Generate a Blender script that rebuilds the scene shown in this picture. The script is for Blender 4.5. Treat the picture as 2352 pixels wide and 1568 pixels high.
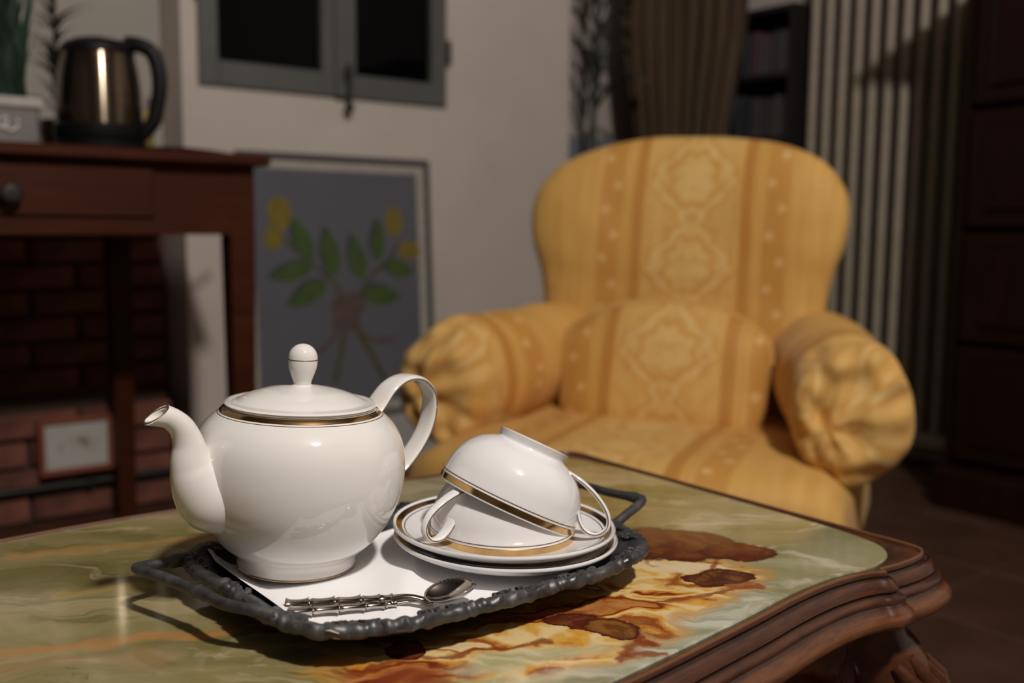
import bpy, math, random
from mathutils import Vector, Matrix, Euler, noise
PI = math.pi
R = math.radians
random.seed(7)
S = bpy.context.scene
C = S.collection
for o in list(bpy.data.objects):
    bpy.data.objects.remove(o)

# ------------------------------------------------------------------ camera
FPX = 2300.0
cam_d = bpy.data.cameras.new('camera')
cam = bpy.data.objects.new('camera', cam_d)
C.objects.link(cam)
cam_d.sensor_width = 36
cam_d.lens = 36 * FPX / 2352
cam_d.clip_start = 0.02
PITCH = R(6.55)
cam.location = (0, 0, .70)
cam.rotation_euler = (Matrix.Rotation(PI / 2 - PITCH, 4, 'X') @ Matrix.Rotation(.009, 4, 'Z')).to_euler()
cam_d.dof.use_dof = True
cam_d.dof.focus_distance = .655
cam_d.dof.aperture_fstop = 4.4
S.camera = cam

# ------------------------------------------------------------------ world, lamps, exposure
w = bpy.data.worlds.new('world')
S.world = w
w.use_nodes = True
w.node_tree.nodes['Background'].inputs[0].default_value = (1.0, .93, .86, 1)
w.node_tree.nodes['Background'].inputs[1].default_value = .05


def lamp(name, loc, power, radius, col):
    l = bpy.data.lights.new(name, 'POINT')
    l.energy = power
    l.shadow_soft_size = radius
    l.color = col
    o = bpy.data.objects.new(name, l)
    o.location = loc
    C.objects.link(o)
    return o


lamp('ceiling_lamp', (.72, -.34, 2.46), 192, .09, (1, .935, .87))
S.view_settings.view_transform = 'Standard'
S.view_settings.look = 'None'
S.view_settings.gamma = 1
S.view_settings.exposure = 0
S.view_settings.use_curve_mapping = False

# ------------------------------------------------------------------ frames
TH = R(52.3)
UX, UY = math.sin(TH), math.cos(TH)
ROT = math.atan2(UY, UX)


def W(u, v, z=0):
    """room coordinates: u along the window wall, v away from it, z up"""
    return Vector((u * UX + v * UY, u * UY - v * UX, z))


# ------------------------------------------------------------------ object helpers
def obj(name, data, mat=None, parent=None, kind=None, label=None, cat=None, group=None, loc=None, rotz=None):
    o = bpy.data.objects.new(name, data)
    C.objects.link(o)
    if mat and data and not data.materials:
        data.materials.append(mat)
    if parent:
        o.parent = parent
    if loc is not None:
        o.location = loc
    if rotz is not None:
        o.rotation_euler = (0, 0, rotz)
    for k, v in (('kind', kind), ('label', label), ('category', cat), ('group', group)):
        if v:
            o[k] = v
    return o


def thing(name, label, cat, loc=(0, 0, 0), rotz=0, group=None):
    return obj(name, None, label=label, cat=cat, group=group, loc=loc, rotz=rotz)


def mesh(vs, fs, smooth=True, uv=None, mats=None, auto=None):
    m = bpy.data.meshes.new('m')
    m.from_pydata([tuple(v) for v in vs], [], fs)
    if smooth:
        m.polygons.foreach_set('use_smooth', [True] * len(m.polygons))
    if uv:
        l = m.uv_layers.new(name='uv')
        for lp in m.loops:
            l.data[lp.index].uv = uv[lp.vertex_index]
    m.validate()
    m.update()
    if auto:
        m.set_sharp_from_angle(angle=R(auto))
    return m


class MB:
    def __init__(self):
        self.v = []
        self.f = []

    def add(self, vs, fs):
        n = len(self.v)
        self.v += [tuple(v) for v in vs]
        self.f += [tuple(i + n for i in f) for f in fs]
        return self

    def box(self, a, b, bev=0.0):
        x0, y0, z0 = a
        x1, y1, z1 = b
        if bev <= 0:
            vs = [(x, y, z) for x in (x0, x1) for y in (y0, y1) for z in (z0, z1)]
            return self.add(vs, [(0, 1, 3, 2), (4, 6, 7, 5), (0, 4, 5, 1), (2, 3, 7, 6), (0, 2, 6, 4), (1, 5, 7, 3)])
        # chamfered box : 24 verts
        e = bev
        vs = []
        idx = {}
        for sx in (0, 1):
            for sy in (0, 1):
                for sz in (0, 1):
                    X = (x0, x1)[sx]; Y = (y0, y1)[sy]; Z = (z0, z1)[sz]
                    dx = e if sx == 0 else -e
                    dy = e if sy == 0 else -e
                    dz = e if sz == 0 else -e
                    idx[(sx, sy, sz, 0)] = len(vs); vs.append((X, Y + dy, Z + dz))
                    idx[(sx, sy, sz, 1)] = len(vs); vs.append((X + dx, Y, Z + dz))
                    idx[(sx, sy, sz, 2)] = len(vs); vs.append((X + dx, Y + dy, Z))
        I = idx
        fs = []
        for s in (0, 1):
            q = [I[(s, 0, 0, 0)], I[(s, 1, 0, 0)], I[(s, 1, 1, 0)], I[(s, 0, 1, 0)]]
            fs.append(q if s else q[::-1])
            q = [I[(0, s, 0, 1)], I[(1, s, 0, 1)], I[(1, s, 1, 1)], I[(0, s, 1, 1)]]
            fs.append(q[::-1] if s else q)
            q = [I[(0, 0, s, 2)], I[(1, 0, s, 2)], I[(1, 1, s, 2)], I[(0, 1, s, 2)]]
            fs.append(q if s else q[::-1])
        for s in (0, 1):
            for t in (0, 1):
                fs.append([I[(s, t, 0, 0)], I[(s, t, 1, 0)], I[(s, t, 1, 1)], I[(s, t, 0, 1)]])
                fs.append([I[(s, 0, t, 0)], I[(s, 1, t, 0)], I[(s, 1, t, 2)], I[(s, 0, t, 2)]])
                fs.append([I[(0, s, t, 1)], I[(1, s, t, 1)], I[(1, s, t, 2)], I[(0, s, t, 2)]])
                for r in (0, 1):
                    fs.append([I[(s, t, r, 0)], I[(s, t, r, 1)], I[(s, t, r, 2)]])
        self.add(vs, fs)
        return self

    def tube(self, pts, rad, n=12, sx=1.0, sy=1.0, up=(0, 0, 1), caps=True, closed=False):
        pts = [Vector(p) for p in pts]
        k = len(pts)
        if not hasattr(rad, '__len__'):
            rad = [rad] * k
        up = Vector(up)
        vs = []
        for i, p in enumerate(pts):
            a = pts[(i - 1) % k] if closed else pts[max(i - 1, 0)]
            b = pts[(i + 1) % k] if closed else pts[min(i + 1, k - 1)]
            t = (b - a).normalized()
            s = t.cross(up)
            if s.length < 1e-4:
                s = t.cross(Vector((0, 1, 0.1)))
            s.normalize()
            q = s.cross(t).normalized()
            for j in range(n):
                c = 2 * PI * j / n
                vs.append(p + s * (math.cos(c) * rad[i] * sx) + q * (math.sin(c) * rad[i] * sy))
        fs = []
        for i in range(k if closed else k - 1):
            for j in range(n):
                i2 = (i + 1) % k
                fs.append((i * n + j, i2 * n + j, i2 * n + (j + 1) % n, i * n + (j + 1) % n))
        if caps and not closed:
            fs.append(tuple(range(n)))
            fs.append(tuple((k - 1) * n + j for j in reversed(range(n))))
        return self.add(vs, fs)

    def lathe(self, prof, n=48, c=(0, 0, 0)):
        vs = []
        fs = []
        rows = []
        for r, z in prof:
            if r < 1e-6:
                rows.append([len(vs)])
                vs.append((c[0], c[1], c[2] + z))
            else:
                rows.append(list(range(len(vs), len(vs) + n)))
                for j in range(n):
                    a = 2 * PI * j / n
                    vs.append((c[0] + r * math.cos(a), c[1] + r * math.sin(a), c[2] + z))
        for a, b in zip(rows, rows[1:]):
            for j in range(n):
                k = (j + 1) % n
                if len(a) == 1 and len(b) == 1:
                    continue
                if len(a) == 1:
                    fs.append((a[0], b[k], b[j]))
                elif len(b) == 1:
                    fs.append((a[j], a[k], b[0]))
                else:
                    fs.append((a[j], a[k], b[k], b[j]))
        return self.add(vs, fs)

    def mesh(self, smooth=True, auto=40):
        return mesh(self.v, self.f, smooth, auto=auto if smooth else None)


def spline(pts, n):
    """Catmull-Rom through points (tuples of any length)"""
    out = []
    k = len(pts)
    for i in range(k - 1):
        p0 = pts[max(i - 1, 0)]; p1 = pts[i]; p2 = pts[i + 1]; p3 = pts[min(i + 2, k - 1)]
        for j in range(n):
            t = j / n
            out.append(tuple(.5 * ((2 * b) + (-a + c) * t + (2 * a - 5 * b + 4 * c - d) * t * t + (-a + 3 * b - 3 * c + d) * t ** 3)
                             for a, b, c, d in zip(p0, p1, p2, p3)))
    out.append(tuple(pts[-1]))
    return out


def subsurf(o, l=2):
    m = o.modifiers.new('s', 'SUBSURF')
    m.levels = m.render_levels = l
    return o


def bevel(o, wd, seg=2):
    m = o.modifiers.new('b', 'BEVEL')
    m.width = wd
    m.segments = seg
    m.limit_method = 'ANGLE'
    return o


# ------------------------------------------------------------------ material helpers
class N:
    def __init__(self, name, rough=.5, metal=0, coat=0, spec=.5):
        self.m = bpy.data.materials.new(name)
        self.m.use_nodes = True
        self.t = self.m.node_tree
        self.b = self.t.nodes['Principled BSDF']
        self.b.inputs['Roughness'].default_value = rough
        self.b.inputs['Metallic'].default_value = metal
        self.b.inputs['Coat Weight'].default_value = coat
        self.b.inputs['Specular IOR Level'].default_value = spec

    def set(self, sock, v):
        if isinstance(v, bpy.types.NodeSocket):
            self.t.links.new(v, sock)
        else:
            if hasattr(v, '__len__') and len(v) == 3 and sock.type == 'RGBA':
                v = (*v, 1)
            sock.default_value = v

    def n(self, ty, out=0, ins=None, **kw):
        x = self.t.nodes.new(ty)
        for k, v in kw.items():
            setattr(x, k, v)
        for k, v in (ins or {}).items():
            self.set(x.inputs[k], v)
        return x.outputs[out]

    def coord(self, what='Object'):
        return self.n('ShaderNodeTexCoord', what)

    def m_(self, op, a, b=0.0, c=0.0, clamp=False):
        x = self.t.nodes.new('ShaderNodeMath')
        x.operation = op
        x.use_clamp = clamp
        self.set(x.inputs[0], a); self.set(x.inputs[1], b); self.set(x.inputs[2], c)
        return x.outputs[0]

    def sep(self, v):
        x = self.t.nodes.new('ShaderNodeSeparateXYZ')
        self.set(x.inputs[0], v)
        return x.outputs[0], x.outputs[1], x.outputs[2]

    def comb(self, a, b, c=0.0):
        return self.n('ShaderNodeCombineXYZ', 0, {0: a, 1: b, 2: c})

    def noise(self, v, scale, detail=4, rough=.5, dist=0, out=0):
        return self.n('ShaderNodeTexNoise', out, {'Vector': v, 'Scale': scale, 'Detail': detail, 'Roughness': rough, 'Distortion': dist})

    def ss(self, x, a, b):
        """smoothstep a..b"""
        y = self.t.nodes.new('ShaderNodeMapRange')
        y.interpolation_type = 'SMOOTHSTEP'
        self.set(y.inputs[0], x)
        inv = a > b
        self.set(y.inputs[1], min(a, b)); self.set(y.inputs[2], max(a, b))
        self.set(y.inputs[3], 1.0 if inv else 0.0); self.set(y.inputs[4], 0.0 if inv else 1.0)
        return y.outputs[0]

    def mix(self, f, a, b, mode='MIX'):
        x = self.t.nodes.new('ShaderNodeMix')
        x.data_type = 'RGBA'
        x.blend_type = mode
        self.set(x.inputs[0], f); self.set(x.inputs[6], a); self.set(x.inputs[7], b)
        return x.outputs[2]

    def ramp(self, f, stops):
        x = self.t.nodes.new('ShaderNodeValToRGB')
        e = x.color_ramp.elements
        while len(e) < len(stops):
            e.new(.5)
        for q, (p, c) in zip(e, stops):
            q.position = p
            q.color = (*c, 1)
        self.set(x.inputs[0], f)
        return x.outputs[0]

    def map(self, v, s=(1, 1, 1), r=(0, 0, 0), l=(0, 0, 0)):
        return self.n('ShaderNodeMapping', 0, {'Vector': v, 'Scale': s, 'Rotation': r, 'Location': l})

    def col(self, c):
        self.set(self.b.inputs['Base Color'], c)
        return self

    def bump(self, h, strength=.3, dist=.001):
        self.set(self.b.inputs['Normal'], self.n('ShaderNodeBump', 0, {'Height': h, 'Strength': strength, 'Distance': dist}))
        return self


def simple(name, c, rough=.5, metal=0, coat=0, var=.08, scale=40, bump=0, bd=.001, stretch=(1, 1, 1)):
    k = N(name, rough, metal, coat)
    f = k.noise(k.map(k.coord(), stretch), scale, 4)
    a = tuple(x * (1 - var) for x in c)
    b = tuple(min(1, x * (1 + var)) for x in c)
    k.col(k.ramp(f, [(.3, a), (.7, b)]))
    if bump:
        k.bump(f, bump, bd)
    return k.m


M = {}
M['porcelain'] = simple('porcelain', (.80, .78, .745), .07, 0, .35, .01, 20)
M['cup'] = simple('cup porcelain', (.82, .815, .825), .07, 0, .35, .01, 20)
M['gold'] = simple('gold', (.62, .40, .17), .16, 1, 0, .12, 120)
M['goldline'] = simple('gold line', (.18, .10, .04), .3, .6, 0, .1, 60)
M['paper'] = simple('paper', (.86, .85, .86), .9, 0, 0, .01, 30, .2, .0006)
M['silver'] = simple('silver', (.50, .46, .42), .13, 1, 0, .12, 90)
M['black'] = simple('black plastic', (.004, .004, .0045), .5)
M['black'].node_tree.nodes['Principled BSDF'].inputs['Specular IOR Level'].default_value = .25
M['iron'] = simple('dark iron', (.03, .028, .026), .5, .5)

k = N('pewter', .36, .75)
f = k.noise(k.coord(), 55, 6, .65)
k.col(k.ramp(f, [(.3, (.055, .055, .058)), (.7, (.165, .165, .17))]))
k.set(k.b.inputs['Roughness'], k.ss(f, -.3, 1.4))
k.bump(k.noise(k.coord(), 160, 4), .25, .0006)
M['pewter'] = k.m


def wood(name, dark, light, rough=.35, coat=.2, stretch=(1.2, 14, 14), scale=5, bump=.06, spec=None):
    k = N(name, rough, 0, coat)
    v = k.map(k.coord(), stretch)
    f = k.noise(v, scale, 6, .6, .6)
    g = k.noise(k.coord(), 3, 3)
    c = k.ramp(f, [(.28, dark), (.72, light)])
    k.col(k.mix(k.ss(g, .35, .7), c, tuple((a + b) * .42 for a, b in zip(dark, light))))
    k.bump(f, bump, .001)
    if spec is not None:
        k.b.inputs['Specular IOR Level'].default_value = spec
    return k.m


M['walnut'] = wood('carved walnut', (.028, .009, .004), (.13, .042, .015), .24, .35)
M['mahogany'] = wood('console wood', (.030, .007, .002), (.075, .017, .004), .45, 0, spec=.2)
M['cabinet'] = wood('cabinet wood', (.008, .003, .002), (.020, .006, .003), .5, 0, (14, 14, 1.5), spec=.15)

# ---- onyx, with the veins and patches where the slab has them (world-aligned metres)
k = N('onyx', .09, 0, .3)
o_ = k.coord()
a, b, c = k.sep(o_)
a = k.m_('ADD', a, .25)
b = k.m_('ADD', k.m_('MULTIPLY', b, -1.0), -.616)
X = k.m_('ADD', k.m_('MULTIPLY', a, UX), k.m_('MULTIPLY', b, UY))
Y = k.m_('SUBTRACT', k.m_('MULTIPLY', a, UY), k.m_('MULTIPLY', b, UX))
P0 = k.comb(X, Y, 0.0)
n1 = k.n('ShaderNodeTexNoise', 1, {'Vector': P0, 'Scale': 14.0, 'Detail': 3.0, 'Roughness': .55})
n2 = k.n('ShaderNodeTexNoise', 1, {'Vector': P0, 'Scale': 60.0, 'Detail': 5.0, 'Roughness': .6})


def warp(vec, nn, amp):
    d = k.n('ShaderNodeVectorMath', 0, {0: nn, 1: (.5, .5, .5)}, operation='SUBTRACT')
    d = k.n('ShaderNodeVectorMath', 0, {0: d, 1: (amp, amp, 0)}, operation='MULTIPLY')
    return k.n('ShaderNodeVectorMath', 0, {0: vec, 1: d}, operation='ADD')


P1 = warp(P0, n1, .065)
P2 = warp(P1, n2, .018)
n3 = k.n('ShaderNodeTexNoise', 1, {'Vector': P0, 'Scale': 32.0, 'Detail': 4.0, 'Roughness': .6})
Ps = warp(P0, n3, .030)


def ell(vec, cx, cy, rx, ry, rot=0):
    """normalised distance to an ellipse centre"""
    d = k.map(k.n('ShaderNodeVectorMath', 0, {0: vec, 1: (cx, cy, 0)}, operation='SUBTRACT'), (1, 1, 1), (0, 0, -rot))
    d = k.n('ShaderNodeVectorMath', 0, {0: d, 1: (1 / rx, 1 / ry, 0)}, operation='MULTIPLY')
    return k.n('ShaderNodeVectorMath', 1, {0: d}, operation='LENGTH')


def line(vec, x0, y0, x1, y1):
    """distance in metres from a segment"""
    L = math.hypot(x1 - x0, y1 - y0)
    d = k.map(k.n('ShaderNodeVectorMath', 0, {0: vec, 1: (x0, y0, 0)}, operation='SUBTRACT'), (1, 1, 1), (0, 0, -math.atan2(y1 - y0, x1 - x0)))
    dx, dy, _ = k.sep(d)
    cx = k.m_('MINIMUM', k.m_('MAXIMUM', dx, 0.0), L)
    dx = k.m_('SUBTRACT', dx, cx)
    return k.n('ShaderNodeVectorMath', 1, {0: k.comb(dx, dy, 0.0)}, operation='LENGTH')


# green base with cloudy bands running with the slab
bandv = k.map(P1, (4.5, 13, 1), (0, 0, R(-12)))
f1 = k.noise(bandv, 1.0, 6, .58, .9)
green = k.ramp(f1, [(.32, (.130, .112, .036)), (.44, (.190, .163, .058)), (.54, (.250, .208, .088)), (.68, (.40, .33, .18))])
f2 = k.noise(k.map(P1, (8, 24, 1), (0, 0, R(-10)), (3, 1, 0)), 1.0, 6, .62, 1.4)
green = k.mix(k.m_('MULTIPLY', k.ss(f2, .53, .66), .75), green, (.47, .39, .24))
green = k.mix(k.m_('MULTIPLY', k.ss(f2, .44, .33), .7), green, (.10, .095, .025))
# pale end to the right
f3 = k.noise(k.map(P1, (10, 30, 1), (0, 0, R(14)), (7, 2, 0)), 1.0, 6, .6, 1.2)
pale = k.ramp(f1, [(.3, (.20, .19, .085)), (.5, (.29, .27, .14)), (.72, (.42, .38, .24))])
pale = k.mix(k.m_('MULTIPLY', k.ss(f3, .52, .68), .75), pale, (.56, .50, .38))
pale = k.mix(k.m_('MULTIPLY', k.ss(f3, .44, .32), .5), pale, (.24, .18, .14))
base = k.mix(k.ss(k.m_('SUBTRACT', X, k.m_('MULTIPLY', k.m_('SUBTRACT', Y, .62), .35)), .02, .14), green, pale)
# greyish pale strip along the front edge
base = k.mix(k.m_('MULTIPLY', k.ss(ell(P2, .105, .592, .12, .034, R(40)), 1.15, .5), .8), base, k.mix(k.ss(f3, .40, .62), (.27, .29, .19), (.56, .56, .46)))
# orange veins on the left
for (x0, y0, x1, y1, wd, cc, am) in ((-.42, .545, -.155, .600, .006, (.50, .22, .07), .60), (-.155, .600, -.05, .606, .008, (.48, .17, .04), .75),
                                     (-.36, .738, -.22, .775, .009, (.46, .25, .08), .55), (-.25, .80, -.05, .84, .012, (.46, .32, .12), .5),
                                     (-.30, .660, -.17, .685, .006, (.45, .30, .10), .5), (-.42, .525, -.20, .560, .010, (.40, .24, .12), .45)):
    d = line(P1, x0, y0, x1, y1)
    d = k.m_('ADD', d, k.m_('MULTIPLY', k.m_('SUBTRACT', f2, .5), .035))
    base = k.mix(k.m_('MULTIPLY', k.ss(d, wd * 1.5, 0.0), am), base, cc)
# flowing cream / amber / oxblood zone : contour lines of a smooth warped field
zone = k.m_('MINIMUM', ell(P1, .060, .635, .130, .050, R(40)), ell(P1, -.015, .556, .090, .036, R(16)))
zone = k.m_('MINIMUM', zone, ell(P1, .125, .692, .060, .038, R(20)))
zone = k.m_('ADD', zone, k.m_('MULTIPLY', k.m_('SUBTRACT', f3, .5), 1.1))
zm = k.ss(zone, 1.06, .86)
low = k.noise(k.map(P1, (8, 20, 1), (0, 0, R(-22))), 1.0, 2, .45, .8)
fine = k.noise(P2, 45, 5, .6)
t_ = k.m_('ADD', k.m_('MULTIPLY', low, 34.0), k.m_('MULTIPLY', fine, 5.5))
cont = k.m_('ADD', k.m_('MULTIPLY', k.m_('SINE', t_), .5), .5)
swirl = k.ramp(cont, [(.0, (.17, .030, .010)), (.12, (.34, .080, .015)), (.28, (.54, .20, .025)), (.52, (.62, .31, .045)), (.78, (.66, .40, .10)), (1.0, (.74, .56, .28))])
swirl = k.mix(k.ss(low, .55, .62), swirl, k.ramp(cont, [(.0, (.30, .09, .02)), (.12, (.56, .28, .06)), (.3, (.68, .48, .20)), (.6, (.74, .62, .38)), (1.0, (.70, .50, .22))]))
swirl = k.mix(k.m_('MULTIPLY', k.ss(low, .42, .36), .85), swirl, k.ramp(cont, [(.0, (.15, .030, .012)), (.6, (.26, .055, .018)), (1.0, (.45, .14, .03))]))
edge = k.ss(k.m_('ABSOLUTE', k.m_('SUBTRACT', zone, 1.02)), .20, .0)
base = k.mix(k.m_('MULTIPLY', edge, .6), base, (.56, .27, .05))
base = k.mix(zm, base, swirl)
# cream islands
base = k.mix(k.m_('MULTIPLY', k.ss(ell(P2, .015, .562, .055, .013, R(20)), 1.25, .5), .9), base, k.mix(k.ss(f3, .4, .6), (.40, .38, .20), (.62, .55, .36)))
base = k.mix(k.m_('MULTIPLY', k.ss(ell(P2, .128, .716, .044, .008, R(4)), 1.3, .5), .95), base, (.72, .58, .36))
base = k.mix(k.m_('MULTIPLY', k.ss(ell(P2, .0, .530, .050, .012, R(8)), 1.25, .4), .8), base, k.mix(k.ss(f3, .4, .6), (.33, .33, .18), (.56, .48, .30)))
# oxblood streaks
for (x0, y0, x1, y1, wd) in ((-.09, .545, .03, .585, .0030), (-.03, .607, .05, .618, .0040), (.052, .618, .086, .590, .0055), (.086, .590, .066, .566, .0040),
                             (.10, .648, .175, .680, .0035), (-.07, .535, -.03, .522, .010), (.155, .730, .150, .700, .0035), (.060, .560, .085, .572, .004)):
    d = k.m_('ADD', line(P2, x0, y0, x1, y1), k.m_('MULTIPLY', k.m_('SUBTRACT', fine, .5), .006))
    base = k.mix(k.m_('MULTIPLY', k.ss(d, wd * 1.5, wd * .3), .85), base, (.22, .045, .015))
# solid oxblood patches with cloudy interiors
fn = k.noise(P2, 60, 5, .65)
for (cx, cy, rx, ry, rot, inner, mott) in ((.128, .775, .052, .040, R(-6), (.095, .017, .009), .30), (.176, .757, .028, .020, R(-10), (.105, .020, .010), .25),
                                     (.150, .697, .023, .0150, R(6), (.085, .024, .012), .45),
                                     (.042, .616, .019, .0125, R(-5), (.105, .020, .012), .3), (.066, .605, .019, .016, R(-30), (.14, .045, .010), .6), (-.062, .569, .0105, .0140, R(10), (.115, .020, .012), .3)):
    d = k.m_('ADD', ell(Ps, cx, cy, rx, ry, rot), k.m_('MULTIPLY', k.m_('SUBTRACT', fn, .5), .35))
    base = k.mix(k.ss(d, 1.10, .98), base, (.075, .014, .009))
    base = k.mix(k.ss(d, .98, .72), base, k.mix(k.m_('MULTIPLY', k.ss(fn, .45, .60), mott), inner, (.32, .14, .03)))
k.col(base)
k.set(k.b.inputs['Subsurface Weight'], .0)
M['onyx'] = k.m

# ---- damask upholstery, uv in metres
k = N('damask', .62, 0, 0, .3)
k.b.inputs['Sheen Weight'].default_value = .08
uv = k.coord('UV')
u, v, _ = k.sep(uv)
wob = k.noise(uv, 16, 4)
u0 = u
um = k.m_('SUBTRACT', k.m_('MODULO', k.m_('ADD', u, 10 * .62 + .31), .62), .31)
au = k.m_('ABSOLUTE', um)
base = k.ramp(k.noise(k.map(uv, (60, 5, 1)), 1.0, 4), [(.3, (.61, .335, .080)), (.7, (.71, .42, .117))])
# stripes
def band(lo, hi, s=.003):
    return k.m_('MULTIPLY', k.ss(au, lo - s, lo + s), k.ss(au, hi + s, hi - s))
base = k.mix(k.m_('MULTIPLY', band(.106, .128), .8), base, (.48, .205, .035))
base = k.mix(k.m_('MULTIPLY', band(.128, .133, .0015), .6), base, (.52, .23, .04))
base = k.mix(k.m_('MULTIPLY', band(.140, .144, .0015), .6), base, (.52, .23, .04))
base = k.mix(k.m_('MULTIPLY', band(.155, .205, .005), .85), base, (.56, .27, .055))
# little flowers, zigzag in the darker band
vz = k.m_('SUBTRACT', k.m_('MODULO', k.m_('ADD', v, 10.0), .105), .0525)
uz = k.m_('SUBTRACT', au, .180)
d1 = k.n('ShaderNodeVectorMath', 1, {0: k.comb(k.m_('SUBTRACT', uz, .012), k.m_('ADD', vz, .022), 0.0)}, operation='LENGTH')
d2 = k.n('ShaderNodeVectorMath', 1, {0: k.comb(k.m_('ADD', uz, .012), k.m_('SUBTRACT', vz, .028), 0.0)}, operation='LENGTH')
base = k.mix(k.m_('MULTIPLY', k.ss(k.m_('MINIMUM', d1, d2), .013, .003), .55), base, (.86, .60, .28))
# damask medallions in the middle column
per = .175
vm = k.m_('SUBTRACT', k.m_('MODULO', k.m_('ADD', v, 10 * per - .0125), per), per / 2)
wu = k.m_('ADD', um, k.m_('MULTIPLY', k.m_('SUBTRACT', wob, .5), .05))
q = k.comb(k.m_('DIVIDE', wu, .052), k.m_('DIVIDE', vm, .052), 0.0)
d = k.n('ShaderNodeVectorMath', 1, {0: q}, operation='LENGTH')
ang = k.m_('ARCTAN2', k.m_('DIVIDE', vm, .052), k.m_('DIVIDE', wu, .052))
d = k.m_('ADD', d, k.m_('MULTIPLY', k.m_('COSINE', k.m_('MULTIPLY', ang, 8.0)), .10))
base = k.mix(k.m_('MULTIPLY', k.ss(au, .106, .100), .25), base, (.74, .50, .19))
base = k.mix(k.m_('MULTIPLY', k.ss(d, .92, .8), .45), base, (.78, .56, .22))
base = k.mix(k.m_('MULTIPLY', k.ss(k.m_('ABSOLUTE', k.m_('SUBTRACT', d, 1.03)), .22, .02), .55), base, (.60, .29, .055))
base = k.mix(k.m_('MULTIPLY', k.ss(k.m_('ABSOLUTE', k.m_('SUBTRACT', d, 1.32)), .26, .02), .25), base, (.78, .57, .25))
mot = k.noise(k.map(k.comb(au, v, 0.0), (1, 1, 1)), 34, 3, .5)
base = k.mix(k.m_('MULTIPLY', k.m_('MULTIPLY', k.ss(au, .104, .095), k.ss(mot, .52, .60)), .35), base, (.56, .27, .05))
# scrolls between the medallions
sc = k.m_('SUBTRACT', au, k.m_('ADD', .050, k.m_('MULTIPLY', k.m_('COSINE', k.m_('MULTIPLY', vm, 2 * PI / per)), .034)))
sc = k.m_('ADD', sc, k.m_('MULTIPLY', k.m_('SINE', k.m_('MULTIPLY', vm, 2 * PI * 5 / per)), .006))
base = k.mix(k.m_('MULTIPLY', k.ss(k.m_('ABSOLUTE', sc), .013, .002), .35), base, (.78, .57, .25))
base = k.mix(k.m_('MULTIPLY', k.ss(k.m_('ABSOLUTE', k.m_('SUBTRACT', sc, .013)), .012, .001), .55), base, (.60, .29, .055))
k.col(base)
k.bump(k.noise(k.map(uv, (300, 300, 1)), 1.0, 2), .15, .001)
M['damask'] = k.m

# plaster
def plaster(name, c, var=.06):
    k = N(name, .9, 0, 0, .2)
    f = k.noise(k.coord(), 3, 5, .6)
    k.col(k.ramp(f, [(.3, tuple(x * (1 - var) for x in c)), (.7, tuple(x * (1 + var) for x in c))]))
    k.bump(k.noise(k.coord(), 25, 5), .25, .004)
    return k.m


M['plaster'] = plaster('plaster', (.60, .53, .47))
M['plaster2'] = plaster('plaster cool', (.40, .38, .34))
M['plaster3'] = plaster('alcove plaster', (.50, .44, .40))
M['dark_shell'] = plaster('dark unseen shell', (.13, .11, .10))  # kept dark on the unseen walls and ceiling to cut bounced light
M['mortar'] = plaster('mortar', (.085, .052, .042))
M['brick'] = simple('brick', (.150, .052, .032), .85, 0, 0, .5, 16, .5, .004)
M['tile'] = simple('terracotta tile', (.058, .025, .014), .55, 0, .05, .3, 7, .2, .002)
M['greypaint'] = simple('grey window paint', (.105, .108, .105), .5, 0, 0, .08, 10)
M['dark'] = simple('night', (.002, .002, .002), .9)
M['bluegrey'] = simple('blue grey ledge', (.20, .20, .23), .7)

k = N('window glass', .03, 0, 0, .08)
k.b.inputs['Transmission Weight'].default_value = .0
k.col((.002, .002, .0025))
M['glass'] = k.m

# ------------------------------------------------------------------ room shell
def rbox(u0, u1, v0, v1, z0, z1, bev=0):
    """box in room coordinates as an object-local mesh (room frame, y = -v)"""
    return MB().box((u0, -v1, z0), (u1, -v0, z1), bev)


def robj(name, mb, mat, parent=None, smooth=False, **kw):
    o = obj(name, mb.mesh(smooth), mat, parent, **kw)
    if parent is None:
        o.rotation_euler = (0, 0, ROT)
    return o


floor = robj('floor', rbox(-2.5, 3.1, -3.6, 2.4, -.05, -.006), M['mortar'], kind='structure')
ts = .298
tm = MB().box((-ts / 2, -ts / 2, -.012), (ts / 2, ts / 2, 0), .004).mesh(False)
tm.materials.append(M['tile'])
for i in range(12):
    for j in range(12):
        t = obj('tile', tm, None, floor, loc=(-.58 + i * .305, -(-2.66 + j * .305), random.uniform(-.001, .001)))
robj('ceiling', rbox(-2.5, 3.1, -3.6, 2.4, 2.95, 3.0), M['dark_shell'], kind='structure')

WV = -2.568       # window wall face
WT = .35
# window opening u .956..1.72 , z 1.054..
g = MB()
u0w, u1w, zb, zt = .962, 1.720, 1.054, 2.05
for (a0, a1, c0, c1) in ((.920, u0w, 0, 2.95), (u1w, 2.215, 0, 2.95), (u0w, u1w, 0, zb), (u0w, u1w, zt, 2.95)):
    g.box((a0, -WV, c0), (a1, -WV + WT, c1))
robj('wall_back', g, M['plaster'], kind='structure')
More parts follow.
